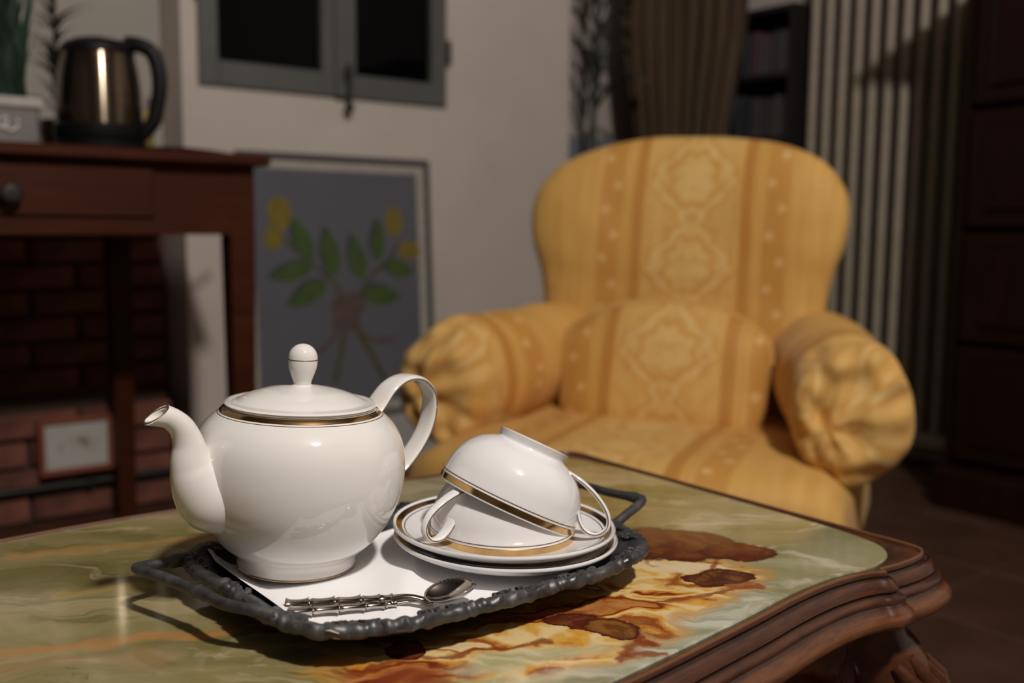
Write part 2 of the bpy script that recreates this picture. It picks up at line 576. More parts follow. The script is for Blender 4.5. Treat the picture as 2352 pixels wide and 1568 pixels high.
# recessed wall behind the console: brick below, plaster above
RV = -2.72
wl = robj('wall_left', rbox(-2.5, .918, RV - .2, RV - .012, 0, 2.95), M['mortar'], kind='structure')
up = robj('plaster_panel', rbox(-2.5, .918, RV - .012, RV + .006, .80, 2.95), M['plaster2'], wl)
bl, bh, jo = .215, .056, .010
bm = {}
for key, L in (('f', bl), ('h', (bl - jo) / 2)):
    vs = MB().box((-L / 2, -.012, -bh / 2), (L / 2, .012, bh / 2), .004).mesh(False)
    vs.materials.append(M['brick'])
    bm[key] = vs
row = 0
z = bh / 2 + .006
while z < .79:
    x = .905 - (bl / 2 if row % 2 == 0 else (bl - jo) / 4)
    if row % 2:
        obj('brick', bm['h'], None, wl, loc=(x, -RV + random.uniform(-.003, .003), z))
        x -= (bl - jo) / 4 + jo + bl / 2
    while x > -.35:
        o = obj('brick', bm['f'], None, wl, loc=(x, -RV + random.uniform(-.004, .004), z))
        o.rotation_euler = (0, random.uniform(-.01, .01), random.uniform(-.01, .01))
        x -= bl + jo
    z += bh + jo
    row += 1
# added brick step under the console, set forward to catch the lamplight
HV = -2.50
obj('added_step_core', rbox(-.40, .838, RV - .005, HV - .012, 0, .272).mesh(False), M['mortar'], wl)
z = bh / 2 + .004
row = 0
while z < .27:
    x = .842 - (bl / 2 if row % 2 else (bl - jo) / 4)
    if row % 2 == 0:
        obj('brick', bm['h'], None, wl, loc=(x, -HV + random.uniform(-.003, .003), z))
        x -= (bl - jo) / 4 + jo + bl / 2
    while x > -.30:
        o = obj('brick', bm['f'], None, wl, loc=(x, -HV + random.uniform(-.004, .004), z))
        o.rotation_euler = (0, random.uniform(-.01, .01), random.uniform(-.01, .01))
        x -= bl + jo
    z += bh + jo
    row += 1
# baseboard plinth below window wall
robj('baseboard_back', rbox(.925, 2.215, WV + .001, WV + .10, 0, .150, .004), plaster('plinth', (.42, .40, .38)), kind='structure')
# right wall and alcove
robj('wall_right', rbox(2.85, 3.0, -3.4, 2.4, 0, 2.95), M['plaster3'], kind='structure')
robj('wall_alcove', rbox(2.0, 2.85, -3.4, -2.84, 0, 2.95), M['plaster3'], kind='structure')
robj('trim_1', rbox(2.216, 2.849, -2.839, -2.78, .0, 1.03, .005), M['bluegrey'], kind='structure')
# walls out of view that close the room
robj('wall_front', rbox(-2.5, 3.0, 2.4, 2.5, 0, 2.95), M['dark_shell'], kind='structure')
robj('wall_side', rbox(-2.6, -2.5, -3.4, 2.4, 0, 2.95), M['dark_shell'], kind='structure')

# ------------------------------------------------------------------ window
win = robj('window_1', rbox(u0w, u1w, WV - .30, WV - .28, zb, zt), M['dark'], kind='structure')
um_ = (u0w + u1w) / 2 + .02


def casement(a, b):
    g = MB()
    st = .052
    y0, y1 = -WV - .012, -WV + .035
    g.box((a, y0, zb), (a + st, y1, zt), .003)
    g.box((b - st, y0, zb), (b, y1, zt), .003)
    g.box((a + st, y0, zb), (b - st, y1, zb + .066), .003)
    g.box((a + st, y0, zt - .066), (b - st, y1, zt), .003)
    f = obj('casement', g.mesh(False), M['greypaint'], win)
    obj('pane', MB().box((a + st - .004, -WV + .012, zb + .06), (b - st + .004, -WV + .017, zt - .06)).mesh(False), M['glass'], f)


casement(u0w, um_ - .001)
casement(um_ + .001, u1w)
g = MB()
g.box((um_ - .016, -WV - .024, zb + .0), (um_ + .016, -WV - .012, zt), .003)
obj('cover_strip', g.mesh(False), M['greypaint'], win)
g = MB()
g.tube([(um_ + .018, -WV - .034, zb + .09), (um_ + .018, -WV - .034, zb - .02)], .007, 10)
g.lathe([(0, -.045), (.010, -.04), (.014, -.03), (.010, -.018), (.006, -.012), (.006, .0)], 14, (um_ + .018, -WV - .034, zb))
g.box((um_ + .004, -WV - .032, zb + .045), (um_ + .032, -WV - .024, zb + .075), .002)
obj('bolt', g.mesh(), M['iron'], win)
for uu, zz in ((u0w - .004, 1.30), (u1w + .004, 1.21)):
    g = MB()
    g.tube([(uu, -WV - .016, zz - .03), (uu, -WV - .016, zz + .03)], .008, 10)
    g.lathe([(0, .012), (.006, .008), (.007, 0), (0, -.001)], 10, (uu, -WV - .016, zz + .03))
    obj('hinge', g.mesh(), M['iron'], win)
# brown panel behind the right pane, standing in for a curtain reflection
obj('reflection_panel', MB().box((1.53, -WV + .06, zb + .01), (1.665, -WV + .085, zt), .003).mesh(False), simple('shutter brown', (.06, .045, .025), .7), win)

# ------------------------------------------------------------------ framed botanical picture, leaning on the plinth
FW, FH = .599, .742
pic = thing('framed_picture', 'dark framed picture of a lemon bouquet on grey paper, leaning below the window', 'picture')
pic.location = W(.920 + .130, WV + .052, .151)
pic.rotation_euler = (R(-3.2), 0, ROT)
fr = MB()
fw = .015
for q in (((0, -.014, 0), (fw, .004, FH)), ((FW - fw, -.014, 0), (FW, .004, FH)), ((fw, -.014, 0), (FW - fw, .004, fw)), ((fw, -.014, FH - fw), (FW - fw, .004, FH))):
    fr.box(*q, .002)
obj('frame', fr.mesh(False), simple('slate frame', (.075, .072, .082), .45), pic)
obj('mat', MB().box((fw, -.003, fw), (FW - fw, .002, FH - fw)).mesh(False), simple('cream mat', (.42, .39, .33), .8), pic)
bx = .027
obj('print', MB().box((fw + bx, -.0042, fw + bx), (FW - fw - bx, -.003, FH - fw - bx)).mesh(False), simple('grey paper', (.115, .115, .135), .8, 0, 0, .06, 5), pic)


def PX(x, y):
    return ((x - 541) / 444 * FW, (940 - y) / 568 * FH)


def flat(pts, lift):
    return [(x, -.0043 - lift, z) for x, z in pts], [tuple(range(len(pts)))]


def leafpts(b, t, wpx):
    bx_, bz = PX(*b); tx, tz = PX(*t)
    wd = wpx / 444 * FW
    dx, dz = tx - bx_, tz - bz
    L = math.hypot(dx, dz)
    nx, nz = -dz / L, dx / L
    pts = []
    for i in range(13):
        s = i / 12
        h = wd * math.sin(PI * s ** .85) ** .8
        pts.append((bx_ + dx * s + nx * h, bz + dz * s + nz * h))
    for i in range(11, 0, -1):
        s = i / 12
        h = wd * math.sin(PI * s ** .85) ** .8
        pts.append((bx_ + dx * s - nx * h, bz + dz * s - nz * h))
    return pts


def strip(ptspx, wpx, lift):
    P = spline([PX(*p) for p in ptspx], 6)
    wd = wpx / 444 * FW / 2
    A = []; B = []
    for i, p in enumerate(P):
        q = P[max(i - 1, 0)]; r_ = P[min(i + 1, len(P) - 1)]
        dx, dz = r_[0] - q[0], r_[1] - q[1]
        L = math.hypot(dx, dz) or 1
        A.append((p[0] - dz / L * wd, p[1] + dx / L * wd)); B.append((p[0] + dz / L * wd, p[1] - dx / L * wd))
    return flat(A + B[::-1], lift)


g = MB(); mi = []
def put(vf, m):
    g.add(*vf); mi.extend([m] * len(vf[1]))
for s_, wd in ((((785, 700), (740, 640), (690, 595), (645, 560), (625, 530)), 8), (((790, 700), (825, 640), (870, 600), (905, 560)), 8),
               (((772, 720), (755, 790), (738, 860)), 11), (((790, 740), (825, 800), (858, 865)), 14)):
    put(strip(s_, wd, .0002), 1)
LV = [((745, 632), (733, 525), 20), ((697, 596), (655, 503), 19), ((700, 605), (603, 632), 18), ((728, 640), (643, 692), 20),
      ((812, 640), (792, 540), 19), ((850, 600), (856, 508), 16), ((812, 668), (906, 680), 22), ((868, 612), (940, 622), 19)]
for b_, t_, wd in LV:
    put(flat([(x - .010, z + .006) for x, z in leafpts(b_, t_, wd)], .0003), 2)
    put(flat(leafpts(b_, t_, wd), .0005), 0)
for cx, cy, rx, ry in ((628, 497, 26, 37), (612, 548, 20, 25), (893, 511, 21, 34), (931, 576, 27, 22)):
    c_ = PX(cx, cy)
    put(flat([(c_[0] + rx / 444 * FW * math.cos(a_ * PI / 10), c_[1] + ry / 444 * FW * math.sin(a_ * PI / 10) * (1 + .1 * math.cos(a_ * PI / 5))) for a_ in range(20)], .0007), 3)
for (cx, cy, rx, ry) in ((760, 695, 24, 28), (792, 690, 26, 24), (772, 725, 30, 22), (750, 735, 14, 16)):
    c_ = PX(cx, cy)
    put(flat([(c_[0] + rx / 444 * FW * math.cos(a_ * PI / 8) * (1 + .12 * math.sin(3 * a_)), c_[1] + ry / 444 * FW * math.sin(a_ * PI / 8)) for a_ in range(16)], .0009 + .0001 * cx / 700), 4)
for s_ in (((760, 735), (735, 765), (700, 790), (662, 780)), ((795, 735), (820, 765), (850, 775), (885, 772))):
    put(strip(s_, 9, .0008), 4)
dm = g.mesh(False)
for c_ in ((.055, .095, .022), (.07, .07, .03), (.045, .048, .052), (.20, .145, .02), (.10, .065, .06)):
    dm.materials.append(simple('print ink', c_, .8, 0, 0, .2, 30))
for p, m_i in zip(dm.polygons, mi):
    p.material_index = m_i
obj('printed_bouquet', dm, None, pic)

# ------------------------------------------------------------------ console table
CT = .835
con = thing('console_table', 'dark reddish wooden console table with a drawer, standing before the brick wall', 'table', W(.844, -1.871, 0), ROT)
# local: x along wall to left (negative), y = back
CL, CDp = 1.15, .62
obj('tabletop', MB().box((-CL, 0, CT - .022), (0, CDp, CT), .004).mesh(False), M['mahogany'], con)
ax1, ax0 = -.022, -CL + .022
lz = CT - .156
g = MB()
g.box((ax0 + .05, .034, lz), (ax1 - .05, .052, CT - .022))
a_ = obj('apron', g.mesh(False), M['mahogany'], con)
obj('side_apron', MB().box((ax1 - .030, .08, lz), (ax1 - .012, CDp - .09, CT - .022)).mesh(False), M['mahogany'], con)
obj('side_apron', MB().box((ax0 + .012, .08, lz), (ax0 + .030, CDp - .09, CT - .022)).mesh(False), M['mahogany'], con)
obj('back_apron', MB().box((ax0 + .14, CDp - .066, lz), (ax1 - .14, CDp - .051, CT - .022)).mesh(False), M['mahogany'], con)
dr = obj('drawer', MB().box((-.735, .026, lz + .032), (-.222, .036, CT - .030), .003).mesh(False), M['mahogany'], con)
obj('knob', MB().lathe([(.008, .0), (.008, .012), (.017, .018), (.019, .026), (.014, .032), (0, .034)], 20).mesh(), simple('grey metal knob', (.06, .05, .045), .35, .6), dr,
    loc=(-.470, .026, lz + .070)).rotation_euler = (PI / 2, 0, 0)


def leg(x, y):
    g = MB()
    a, b = .026, .020
    g.add([(x + sx * (a if z > .5 else b), y + sy * (a if z > .5 else b), z) for z in (CT - .022, lz - .02, 0) for sx, sy in ((-1, -1), (1, -1), (1, 1), (-1, 1))],
          [(0, 1, 2, 3)] + [(i * 4 + j, i * 4 + 4 + j, i * 4 + 4 + (j + 1) % 4, i * 4 + (j + 1) % 4) for i in (0, 1) for j in range(4)] + [(11, 10, 9, 8)])
    bevel(obj('leg', g.mesh(False), M['mahogany'], con), .003)


for ly, inset in ((.058, 0), (CDp - .06, .09)):
    for lx in (ax1 - .026 - inset, ax0 + .026 + inset):
        leg(lx, ly)

# ------------------------------------------------------------------ things on the console
kt = thing('electric_kettle', 'brushed steel electric kettle with black handle and lid on the console table', 'kettle', W(.5586, -2.00, CT), ROT - R(30))
g = MB().lathe([(0, .0), (.070, 0), (.082, .004), (.083, .012), (.078, .018), (.0, .018)], 40)
obj('power_base', g.mesh(), M['black'], kt)
g = MB().lathe([(0, .020), (.080, .020), (.082, .024), (.082, .044), (.079, .047), (0, .047)], 48)
obj('base_ring', g.mesh(), M['black'], kt)
k = N('brushed steel', .2, 1)
f = k.noise(k.map(k.coord(), (2, 2, 90)), 6, 3)
k.col(k.ramp(f, [(.3, (.14, .11, .08)), (.7, (.24, .20, .15))]))
k.b.inputs['Anisotropic'].default_value = .92
k.set(k.b.inputs['Tangent'], k.n('ShaderNodeTangent', 0, direction_type='RADIAL', axis='Z'))
k.b.inputs['Anisotropic Rotation'].default_value = .25
M['steel'] = k.m
g = MB().lathe(spline([(.0785, .047), (.0775, .08), (.074, .12), (.069, .155), (.064, .178)], 5) + [(.060, .180), (0, .180)], 64)
obj('body', g.mesh(), M['steel'], kt)
g = MB().lathe([(.0645, .176), (.066, .179), (.065, .188), (.058, .196), (.040, .204), (.016, .209), (0, .210)], 48)
g.box((.02, -.014, .19), (.075, .014, .204), .004)
obj('lid', g.mesh(), M['black'], kt)
g = MB().tube(spline([(.050, 0, .199), (.075, 0, .197), (.098, 0, .184), (.108, 0, .155), (.110, 0, .120), (.105, 0, .088), (.096, 0, .055), (.074, 0, .030)], 5), .0130, 12, 1.1, .85, (0, 1, 0))
obj('handle', g.mesh(), M['black'], kt)
g = MB()
g.add([(-.060, -.02, .182), (-.060, .02, .182), (-.092, 0, .186), (-.074, -.014, .145), (-.074, .014, .145), (-.080, 0, .150)], [(0, 3, 5, 2), (1, 2, 5, 4), (0, 2, 1), (3, 4, 5)])
obj('spout', g.mesh(), M['black'], kt)
g = MB().tube(spline([(.06, .03, .007), (.105, .0, .006), (.14, -.01, .006), (.165, .03, .006), (.20, .10, .006), (.24, .25, .006)], 5), .0045, 8)
obj('power_cord', g.mesh(), M['black'], kt)

# yellow tin behind kettle handle
t = thing('yellow_canister', 'small yellow canister behind the kettle, seen through its handle', 'canister', W(.684, -2.16, CT), 0)
obj('body', MB().lathe([(0, 0), (.024, 0), (.026, .003), (.026, .105), (.024, .108), (0, .108)], 32).mesh(), simple('yellow tin', (.30, .22, .04), .45), t)
obj('lid', MB().lathe([(.0270, .100), (.0270, .119), (.025, .122), (0, .122)], 32).mesh(), simple('tin lid', (.22, .20, .20), .4, .5), t)

# planter box with grey sides, pale rim and white script
pb = thing('planter_box', 'grey metal planter box with pale rim and white script, beside the kettle', 'planter', W(.447, -1.945, CT), ROT)
pw, ph, pd = .30, .083, .11
g = MB()
tx = .004
for q in (((-pw + .006, .004, 0), (-.006, tx + .004, ph)), ((-pw + .006, pd - tx - .004, 0), (-.006, pd - .004, ph)), ((-pw + .006, .004, 0), (-pw + .006 + tx, pd - .004, ph)), ((-.006 - tx, .004, 0), (-.006, pd - .004, ph)),
          ((-pw + .006, .004, 0), (-.006, pd - .004, .004))):
    g.box(*q)
obj('box', g.mesh(False), simple('zinc grey', (.17, .155, .15), .5), pb)
g = MB()
for q in (((-pw, -.002, ph - .018), (0, .004, ph)), ((-pw, pd - .004, ph - .018), (0, pd + .002, ph)), ((-pw, .004, ph - .018), (-pw + .008, pd - .004, ph)), ((-.008, .004, ph - .018), (0, pd - .004, ph))):
    g.box(*q, .002)
obj('rim', g.mesh(False), simple('pale enamel rim', (.42, .39, .37), .45), pb)
obj('soil', MB().box((-pw + .012, .01, .02), (-.012, pd - .01, ph - .022)).mesh(False), simple('soil', (.03, .02, .012), .9, 0, 0, .3, 60), pb)
# script: loops and strokes of illegible white handwriting
g = MB()
sx = -.046
loop = []
for i in range(160):
    s = i / 159
    loop.append((sx - .20 * (1 - s) - .008 * math.sin(s * 2 * PI * 12), .0012, .036 + .010 * math.cos(s * 2 * PI * 12) + .003 * math.sin(s * 17)))
g.tube(loop, .0026, 6)
obj('lettering', g.mesh(), simple('white lettering', (.62, .60, .55), .6), pb)


def blade(base, lean, L, wd, droop, n=8):
    """tapering strap leaf with a crease"""
    d = Vector((lean[0], lean[1], 0))
    side = Vector((-lean[1], lean[0], 0)).normalized() if d.length > 1e-4 else Vector((1, 0, 0))
    vs = []; fs = []
    for i in range(n + 1):
        s = i / n
        p = Vector(base) + d * (s ** 1.5) + Vector((0, 0, L * (s - droop * s * s)))
        h = wd * (1 - s ** 2.2) * (.55 + .9 * math.sin(PI * min(1, s * 1.2)) * .5)
        h = max(h, .0006)
        vs += [p - side * h, p + Vector((0, 0, -h * .25)), p + side * h]
    for i in range(n):
        a = i * 3
        fs += [(a, a + 1, a + 4, a + 3), (a + 1, a + 2, a + 5, a + 4)]
    return vs, fs


M['grass'] = simple('green blade', (.030, .060, .040), .5, 0, 0, .3, 20)
M['dry'] = simple('dry twig', (.13, .115, .09), .8, 0, 0, .3, 20)
M['palm'] = simple('dark leaf', (.045, .050, .035), .55, 0, 0, .25, 10)
gp = thing('grass_plant', 'tall green bladed plant growing in the grey planter box', 'plant', W(.447, -1.945, CT + ph - .022), ROT)
for i in range(120):
    x = random.uniform(-.065, -.020) if i < 60 else random.uniform(-.25, -.04)
    y = random.uniform(.03, pd - .03)
    vs, fs = blade((x, y, 0), (random.uniform(-.07, .065), random.uniform(-.05, .05)), random.uniform(.20, .36), random.uniform(.006, .011), random.uniform(0, .15))
    obj('blade', mesh(vs, fs), M['grass'], gp)
# dry spiky stem, standing behind the kettle's spout
dp = thing('dried_stem_plant', 'brown grey spiky dried plant behind the kettle and planter', 'plant', W(.545, -2.25, CT), ROT)
g = MB().lathe([(0, 0), (.030, 0), (.036, .05), (.034, .075), (.030, .075), (.030, .06), (0, .06)], 24)
obj('pot', g.mesh(), simple('brown pot', (.05, .03, .02), .6), dp)
g = MB().tube([(0, 0, .05), (.004, 0, .16), (0, .004, .26), (.006, 0, .36)], [.004, .0035, .003, .002], 6)
obj('stem', g.mesh(), M['dry'], dp)
for i in range(80):
    z = random.uniform(.075, .35)
    a = random.uniform(0, 2 * PI)
    L = random.uniform(.05, .10) * (1.2 - z)
    vs, fs = blade((0, 0, z), (L * math.cos(a), L * math.sin(a)), random.uniform(.015, .06), .0055, .2, 5)
    obj('leaf', mesh(vs, fs), M['dry'], dp)

# ------------------------------------------------------------------ small tile plaque under the console
pq = thing('tile_plaque', 'small white ceramic tile in a terracotta frame below the console table', 'plaque', W(.6066, -2.468, .180), ROT)
hw, hh = .071, .055
fr = MB()
for q in (((-hw - .012, -.020, -hh - .010), (-hw, .008, hh + .010)), ((hw, -.020, -hh - .010), (hw + .012, .008, hh + .010)), ((-hw, -.020, hh), (hw, .008, hh + .010)), ((-hw, -.020, -hh - .010), (hw, .008, -hh))):
    fr.box(*q, .002)
obj('frame', fr.mesh(False), simple('terracotta frame', (.26, .07, .035), .6), pq)
k = N('glazed tile', .25, 0, .2)
o_ = k.coord()
x_, y_, z_ = k.sep(o_)
xx = k.m_('ADD', x_, .008)
d = k.m_('ABSOLUTE', k.m_('SUBTRACT', k.n('ShaderNodeVectorMath', 1, {0: k.comb(xx, 0.0, k.m_('ADD', z_, .016))}, operation='LENGTH'), .034))
nn = k.noise(o_, 30, 4)
f = k.m_('MULTIPLY', k.m_('MULTIPLY', k.ss(d, .014, .003), k.ss(z_, -.018, .0)), k.ss(nn, .35, .6))
k.col(k.mix(k.m_('MULTIPLY', f, .7), k.mix(k.ss(nn, .45, .75), (.50, .48, .45), (.44, .43, .39)), (.14, .13, .06)))
obj('tile', MB().box((-hw, -.012, -hh), (hw, .004, hh), .003).mesh(False), k.m, pq)

shade_bar = thing('shade_bar', 'thin dark bar added for the shadow line along the brick under the console table', 'shade_bar', W(.30, -2.468, .085), ROT)  # added bar, stands in for the shadow line at the wall foot
obj('tube', MB().tube([(0, 0, 0), (.40, 0, 0), (.615, 0, 0)], .009, 10).mesh(), M['iron'], shade_bar)
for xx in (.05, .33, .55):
    obj('clip', MB().box((xx, -.011, -.012), (xx + .012, .032, .012), .002).mesh(False), M['iron'], shade_bar)

# ------------------------------------------------------------------ alcove: palm, drape, bookcase
pt = thing('potted_palm', 'dark arching strap leaved plant in the alcove left of the brown drape', 'plant', W(2.375, -2.62, 0), 0)
obj('pot', MB().lathe([(0, 0), (.06, 0), (.08, .10), (.09, .30), (.10, .32), (.09, .34), (.08, .34), (.08, .28), (0, .28)], 32).mesh(), simple('dark pot', (.03, .03, .035), .5), pt)
obj('stem', MB().tube([(0, 0, .25), (.005, 0, .7), (-.005, 0, 1.0), (0, 0, 1.5)], [.020, .017, .015, .010], 10).mesh(), M['palm'], pt)
PL = [(1.10, .13, -.14, .13), (1.10, -.11, .0, .20), (1.18, .11, .02, .17), (1.15, -.09, -.03, .22), (1.22, -.12, .02, .17), (1.25, .11, .0, .16), (1.30, -.11, -.02, .17),
      (1.32, .10, .02, .16), (1.38, -.12, .02, .15), (1.38, .10, -.02, .16), (1.45, .06, .05, .2), (1.45, -.07, -.03, .2), (1.48, .02, -.03, .25), (1.12, .02, -.08, .20), (1.25, .03, .08, .2)]
for z, dx, dy, L in PL:
    vs = []; fs = []
    pts = [(0, 0, z), (dx * .35, dy * .35, z + L * .55), (dx * .8, dy * .8, z + L * .80), (dx * 1.1, dy * 1.1, z + L * .70), (dx * 1.22, dy * 1.22, z + L * .52)]
    P = spline(pts, 4)
    rr = [.007 + .010 * math.sin(PI * min(1, i / (len(P) - 1) * .8 + .1)) for i in range(len(P))]
    obj('leaf', MB().tube(P, rr, 8, 1.0, .3).mesh(), M['palm'], pt)

cu = thing('drape', 'brown gathered drape hanging in the corner behind the armchair', 'curtain', W(2.565, -2.39, 0), R(-25.7))
vs = []; fs = []; uvs = []
nc, nr = 150, 40
for j in range(nr + 1):
    z = .55 + (2.36 - .55) * j / nr
    hwid = .126 + .088 * min(1, max(0, (z - .80) / .55)) ** 1.0
    for i in range(nc + 1):
        s = i / nc * 2 - 1
        amp = .018 + .006 * math.sin(3 * s)
        vs.append((s * hwid, amp * math.sin(i / nc * 2 * PI * 8.5 + .6 * math.sin(z * 2)) + .012 * math.sin(i / nc * 2 * PI * 19), z))
for j in range(nr):
    for i in range(nc):
        a = j * (nc + 1) + i
        fs.append((a, a + 1, a + nc + 2, a + nc + 1))
k = N('drape cloth', .8, 0, 0, .2)
k.b.inputs['Sheen Weight'].default_value = .2
f = k.noise(k.map(k.coord(), (9, 9, .6)), 3, 4)
k.col(k.ramp(f, [(.35, (.070, .040, .020)), (.65, (.105, .070, .038))]))
o = obj('cloth', mesh(vs, fs), k.m, cu)
sm = o.modifiers.new('t', 'SOLIDIFY'); sm.thickness = .003
obj('rod', MB().tube([(-.35, 0, 2.38), (.32, 0, 2.38)], .012, 12).mesh(), M['iron'], cu)
g = MB().lathe([(0, -.012), (.008, -.01), (.010, 0), (.008, .01), (0, .012)], 10)
for sx_ in (-.35, .32):
    obj('finial', MB().lathe([(0, -.025), (.018, -.015), (.022, 0), (.018, .015), (0, .025)], 16, (sx_, 0, 2.38)).mesh(), M['iron'], cu)

bk = thing('bookcase', 'narrow dark bookcase between the brown drape and the radiator', 'bookcase', W(2.849, -2.06, 0), ROT - PI / 2)
# local x = along +v?  use rot so that x points to +v, y points to +u (into the wall)
BD = .13
BWd = .46
g = MB()
dk = simple('dark shelf wood', (.010, .007, .008), .6)
g.box((-BWd, -BD, 0), (-BWd + .018, 0, 1.42)); g.box((-.018, -BD, 0), (0, 0, 1.42)); g.box((-BWd, -.008, 0), (0, -.001, 1.42))
obj('case', g.mesh(False), dk, bk)
shz = [.25, .50, .75, .985, 1.19, 1.402]
for zs in shz:
    obj('shelf', MB().box((-BWd + .018, -BD, zs), (-.018, -.008, zs + .018)).mesh(False), dk, bk)
bcols = [(.035, .03, .033), (.06, .05, .055), (.03, .035, .04), (.09, .03, .04), (.05, .045, .04), (.10, .085, .08), (.02, .02, .025), (.07, .05, .065)]
bmat = [simple('book cover', c_, .6, 0, 0, .15, 30) for c_ in bcols]
page = simple('pages', (.30, .27, .22), .9)
cn = ['charcoal', 'grey', 'slate blue', 'dark red', 'olive brown', 'pale brown', 'black', 'mauve']
od = ['first', 'second', 'third', 'fourth', 'fifth', 'sixth', 'seventh', 'eighth']
for zs, mh, sn in ((1.003, .145, 'lower'), (1.208, .15, 'upper')):
    x = -.024
    for j in range(8):
        th = random.uniform(.018, .032)
        h = mh * random.uniform(.80, 1.0)
        ci = random.randrange(len(bcols))
        obj('book', MB().box((-th, -BD + .012, 0), (0, -.02, h), .0015).mesh(False), bmat[ci],
            label='%s book, %s from the radiator end on the bookcase %s shelf' % (cn[ci], od[j], sn), cat='book', group='books on the dark bookcase',
            loc=Matrix.Translation(W(2.849, -2.06, 0)) @ Matrix.Rotation(ROT - PI / 2, 4, 'Z') @ Vector((x, 0, zs)), rotz=ROT - PI / 2)
        x -= th + .0015

# ------------------------------------------------------------------ radiator
rd = thing('radiator', 'tall cream column radiator on the right wall behind the armchair', 'radiator', W(2.849, -2.030, 0), ROT - PI / 2)
k = simple('cream enamel', (.36, .31, .235), .5)
NT = 13
pit = .0535
tmf = MB()
tmf.tube([(0, -.078, .09), (0, -.078, 1.98)], .0135, 12)
tmf = tmf.mesh()
tmf.materials.append(k)
for i in range(NT):
    obj('tube', tmf, None, rd, loc=(.015 + i * pit, 0, 0))
for zz in (.075, 1.98):
    obj('header', MB().box((0, -.095, zz - .02), (.015 + (NT - 1) * pit + .015, -.014, zz + .022), .008).mesh(False), k, rd)
obj('gap_shade_panel', MB().box((0, -.024, .09), (.015 + (NT - 1) * pit + .015, -.016, 1.97)).mesh(False), simple('radiator shade panel', (.14, .115, .085), .6), rd)  # panel colour darkened for the shade in the gaps between tubes
for xx in (.04, .66):
    obj('foot', MB().box((xx - .012, -.085, 0), (xx + .012, -.02, .06), .003).mesh(False), k, rd)

# ------------------------------------------------------------------ dark cabinet on the right
cb = thing('dark_cabinet', 'tall dark wooden chest of drawers at the right edge, beyond the coffee table', 'cabinet', W(2.385, -1.307, 0), ROT - PI / 2)
CW, CDD, CH = 1.15, .34, 1.34
g = MB()
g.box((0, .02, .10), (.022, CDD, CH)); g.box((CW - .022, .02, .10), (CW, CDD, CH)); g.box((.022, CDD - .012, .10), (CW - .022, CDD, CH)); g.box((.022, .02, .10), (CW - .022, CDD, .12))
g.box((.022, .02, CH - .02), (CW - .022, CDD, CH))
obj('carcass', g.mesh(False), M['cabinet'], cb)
obj('plinth', MB().box((-.02, 0, 0), (CW + .02, CDD, .10), .006).mesh(False), M['cabinet'], cb)
g = MB()
for i, (e, z0, z1) in enumerate(((.02, 0, .02), (.04, .02, .045), (.075, .045, .07))):
    g.box((-e, -e + .0, CH + z0), (CW + e, CDD, CH + z1), .004)
obj('cornice', g.mesh(False), M['cabinet'], cb)
zs = [.125, .42, .70, .995, 1.32]
for z0, z1 in zip(zs, zs[1:]):
    dr = obj('drawer', MB().box((.028, .0, z0 + .006), (CW - .028, .03, z1 - .006), .006).mesh(False), M['cabinet'], cb)
    obj('raised_panel', MB().box((.075, -.008, z0 + .045), (CW - .075, .002, z1 - .045), .007).mesh(False), M['cabinet'], dr)
    for kx in (.28, CW - .28):
        o = obj('knob', MB().lathe([(.007, 0), (.007, .014), (.016, .020), (.018, .028), (.010, .034), (0, .035)], 16).mesh(), M['iron'], dr, loc=(kx, -.008, (z0 + z1) / 2))
        o.rotation_euler = (PI / 2, 0, 0)

# ------------------------------------------------------------------ armchair
ch = thing('armchair', 'yellow gold damask upholstered armchair with rolled arms behind the coffee table', 'armchair', (.21, 1.72, 0), R(-23.57))


def noisy(p, sc, amp, seed=0):
    return noise.noise(Vector(p) * sc + Vector((seed, seed * 1.7, 0))) * amp


def pillow(half, cz, thick_f, thick_b, fn, rings=14, p=2.3, seg=5, du=0, dv=0):
    """half: right half outline (x,z) from the top centre down to the bottom centre; fn maps (x,y,z)->(x,y,z)"""
    R_ = spline(half, seg)
    L_ = [(-x, z) for x, z in R_[-2:0:-1]]
    out = R_ + L_
    n = len(out)
    vs = []; uv = []
    def ring(t, side):
        y = (thick_b if side > 0 else -thick_f) * (1 - t ** p) ** (1 / p)
        for (x, z) in out:
            X, Z = x * t, cz + (z - cz) * t
            vs.append(fn(X, y, Z)); uv.append((X + du, Z + dv))
    ts_ = [math.sin(PI / 2 * i / rings) for i in range(1, rings + 1)]
    vs.append(fn(0, -thick_f, cz)); uv.append((du, cz + dv))
    for t in ts_:
        ring(t, -1)
    for t in ts_[-2::-1]:
        ring(t, 1)
    vs.append(fn(0, thick_b, cz)); uv.append((0, cz))
    nr_ = 2 * rings - 1
    fs = [(0, 1 + j, 1 + (j + 1) % n) for j in range(n)]
    for i in range(nr_ - 1):
        for j in range(n):
            a = 1 + i * n + j; b = 1 + i * n + (j + 1) % n
            fs.append((a, a + n, b + n, b))
    e = len(vs) - 1
    s0 = 1 + (nr_ - 1) * n
    fs += [(e, s0 + (j + 1) % n, s0 + j) for j in range(n)]
    return mesh(vs, fs, True, uv)


BX, BY = -.031, .434
def backfn(x, y, z):
    lean = (z - .5) * .10
    wrap = -.42 * x * x
    w_ = noisy((x, y, z), 7, .006) + noisy((x, y, z), 22, .0025, 3)
    # pulled pleats around the edge of the back
    x *= .952
    return (BX + .008 + x, BY + y * (1 + .0) + lean + wrap + w_, z + noisy((x, z, 0), 9, .004, 5))


half = [(0, .892), (.10, .889), (.20, .872), (.285, .838), (.335, .785), (.350, .730), (.343, .665), (.322, .60), (.312, .53), (.310, .42), (.300, .30), (.20, .22), (0, .20)]
obj('backrest', pillow(half, .58, .085, .07, backfn, 16, p=2.6, du=-.028), M['damask'], ch)


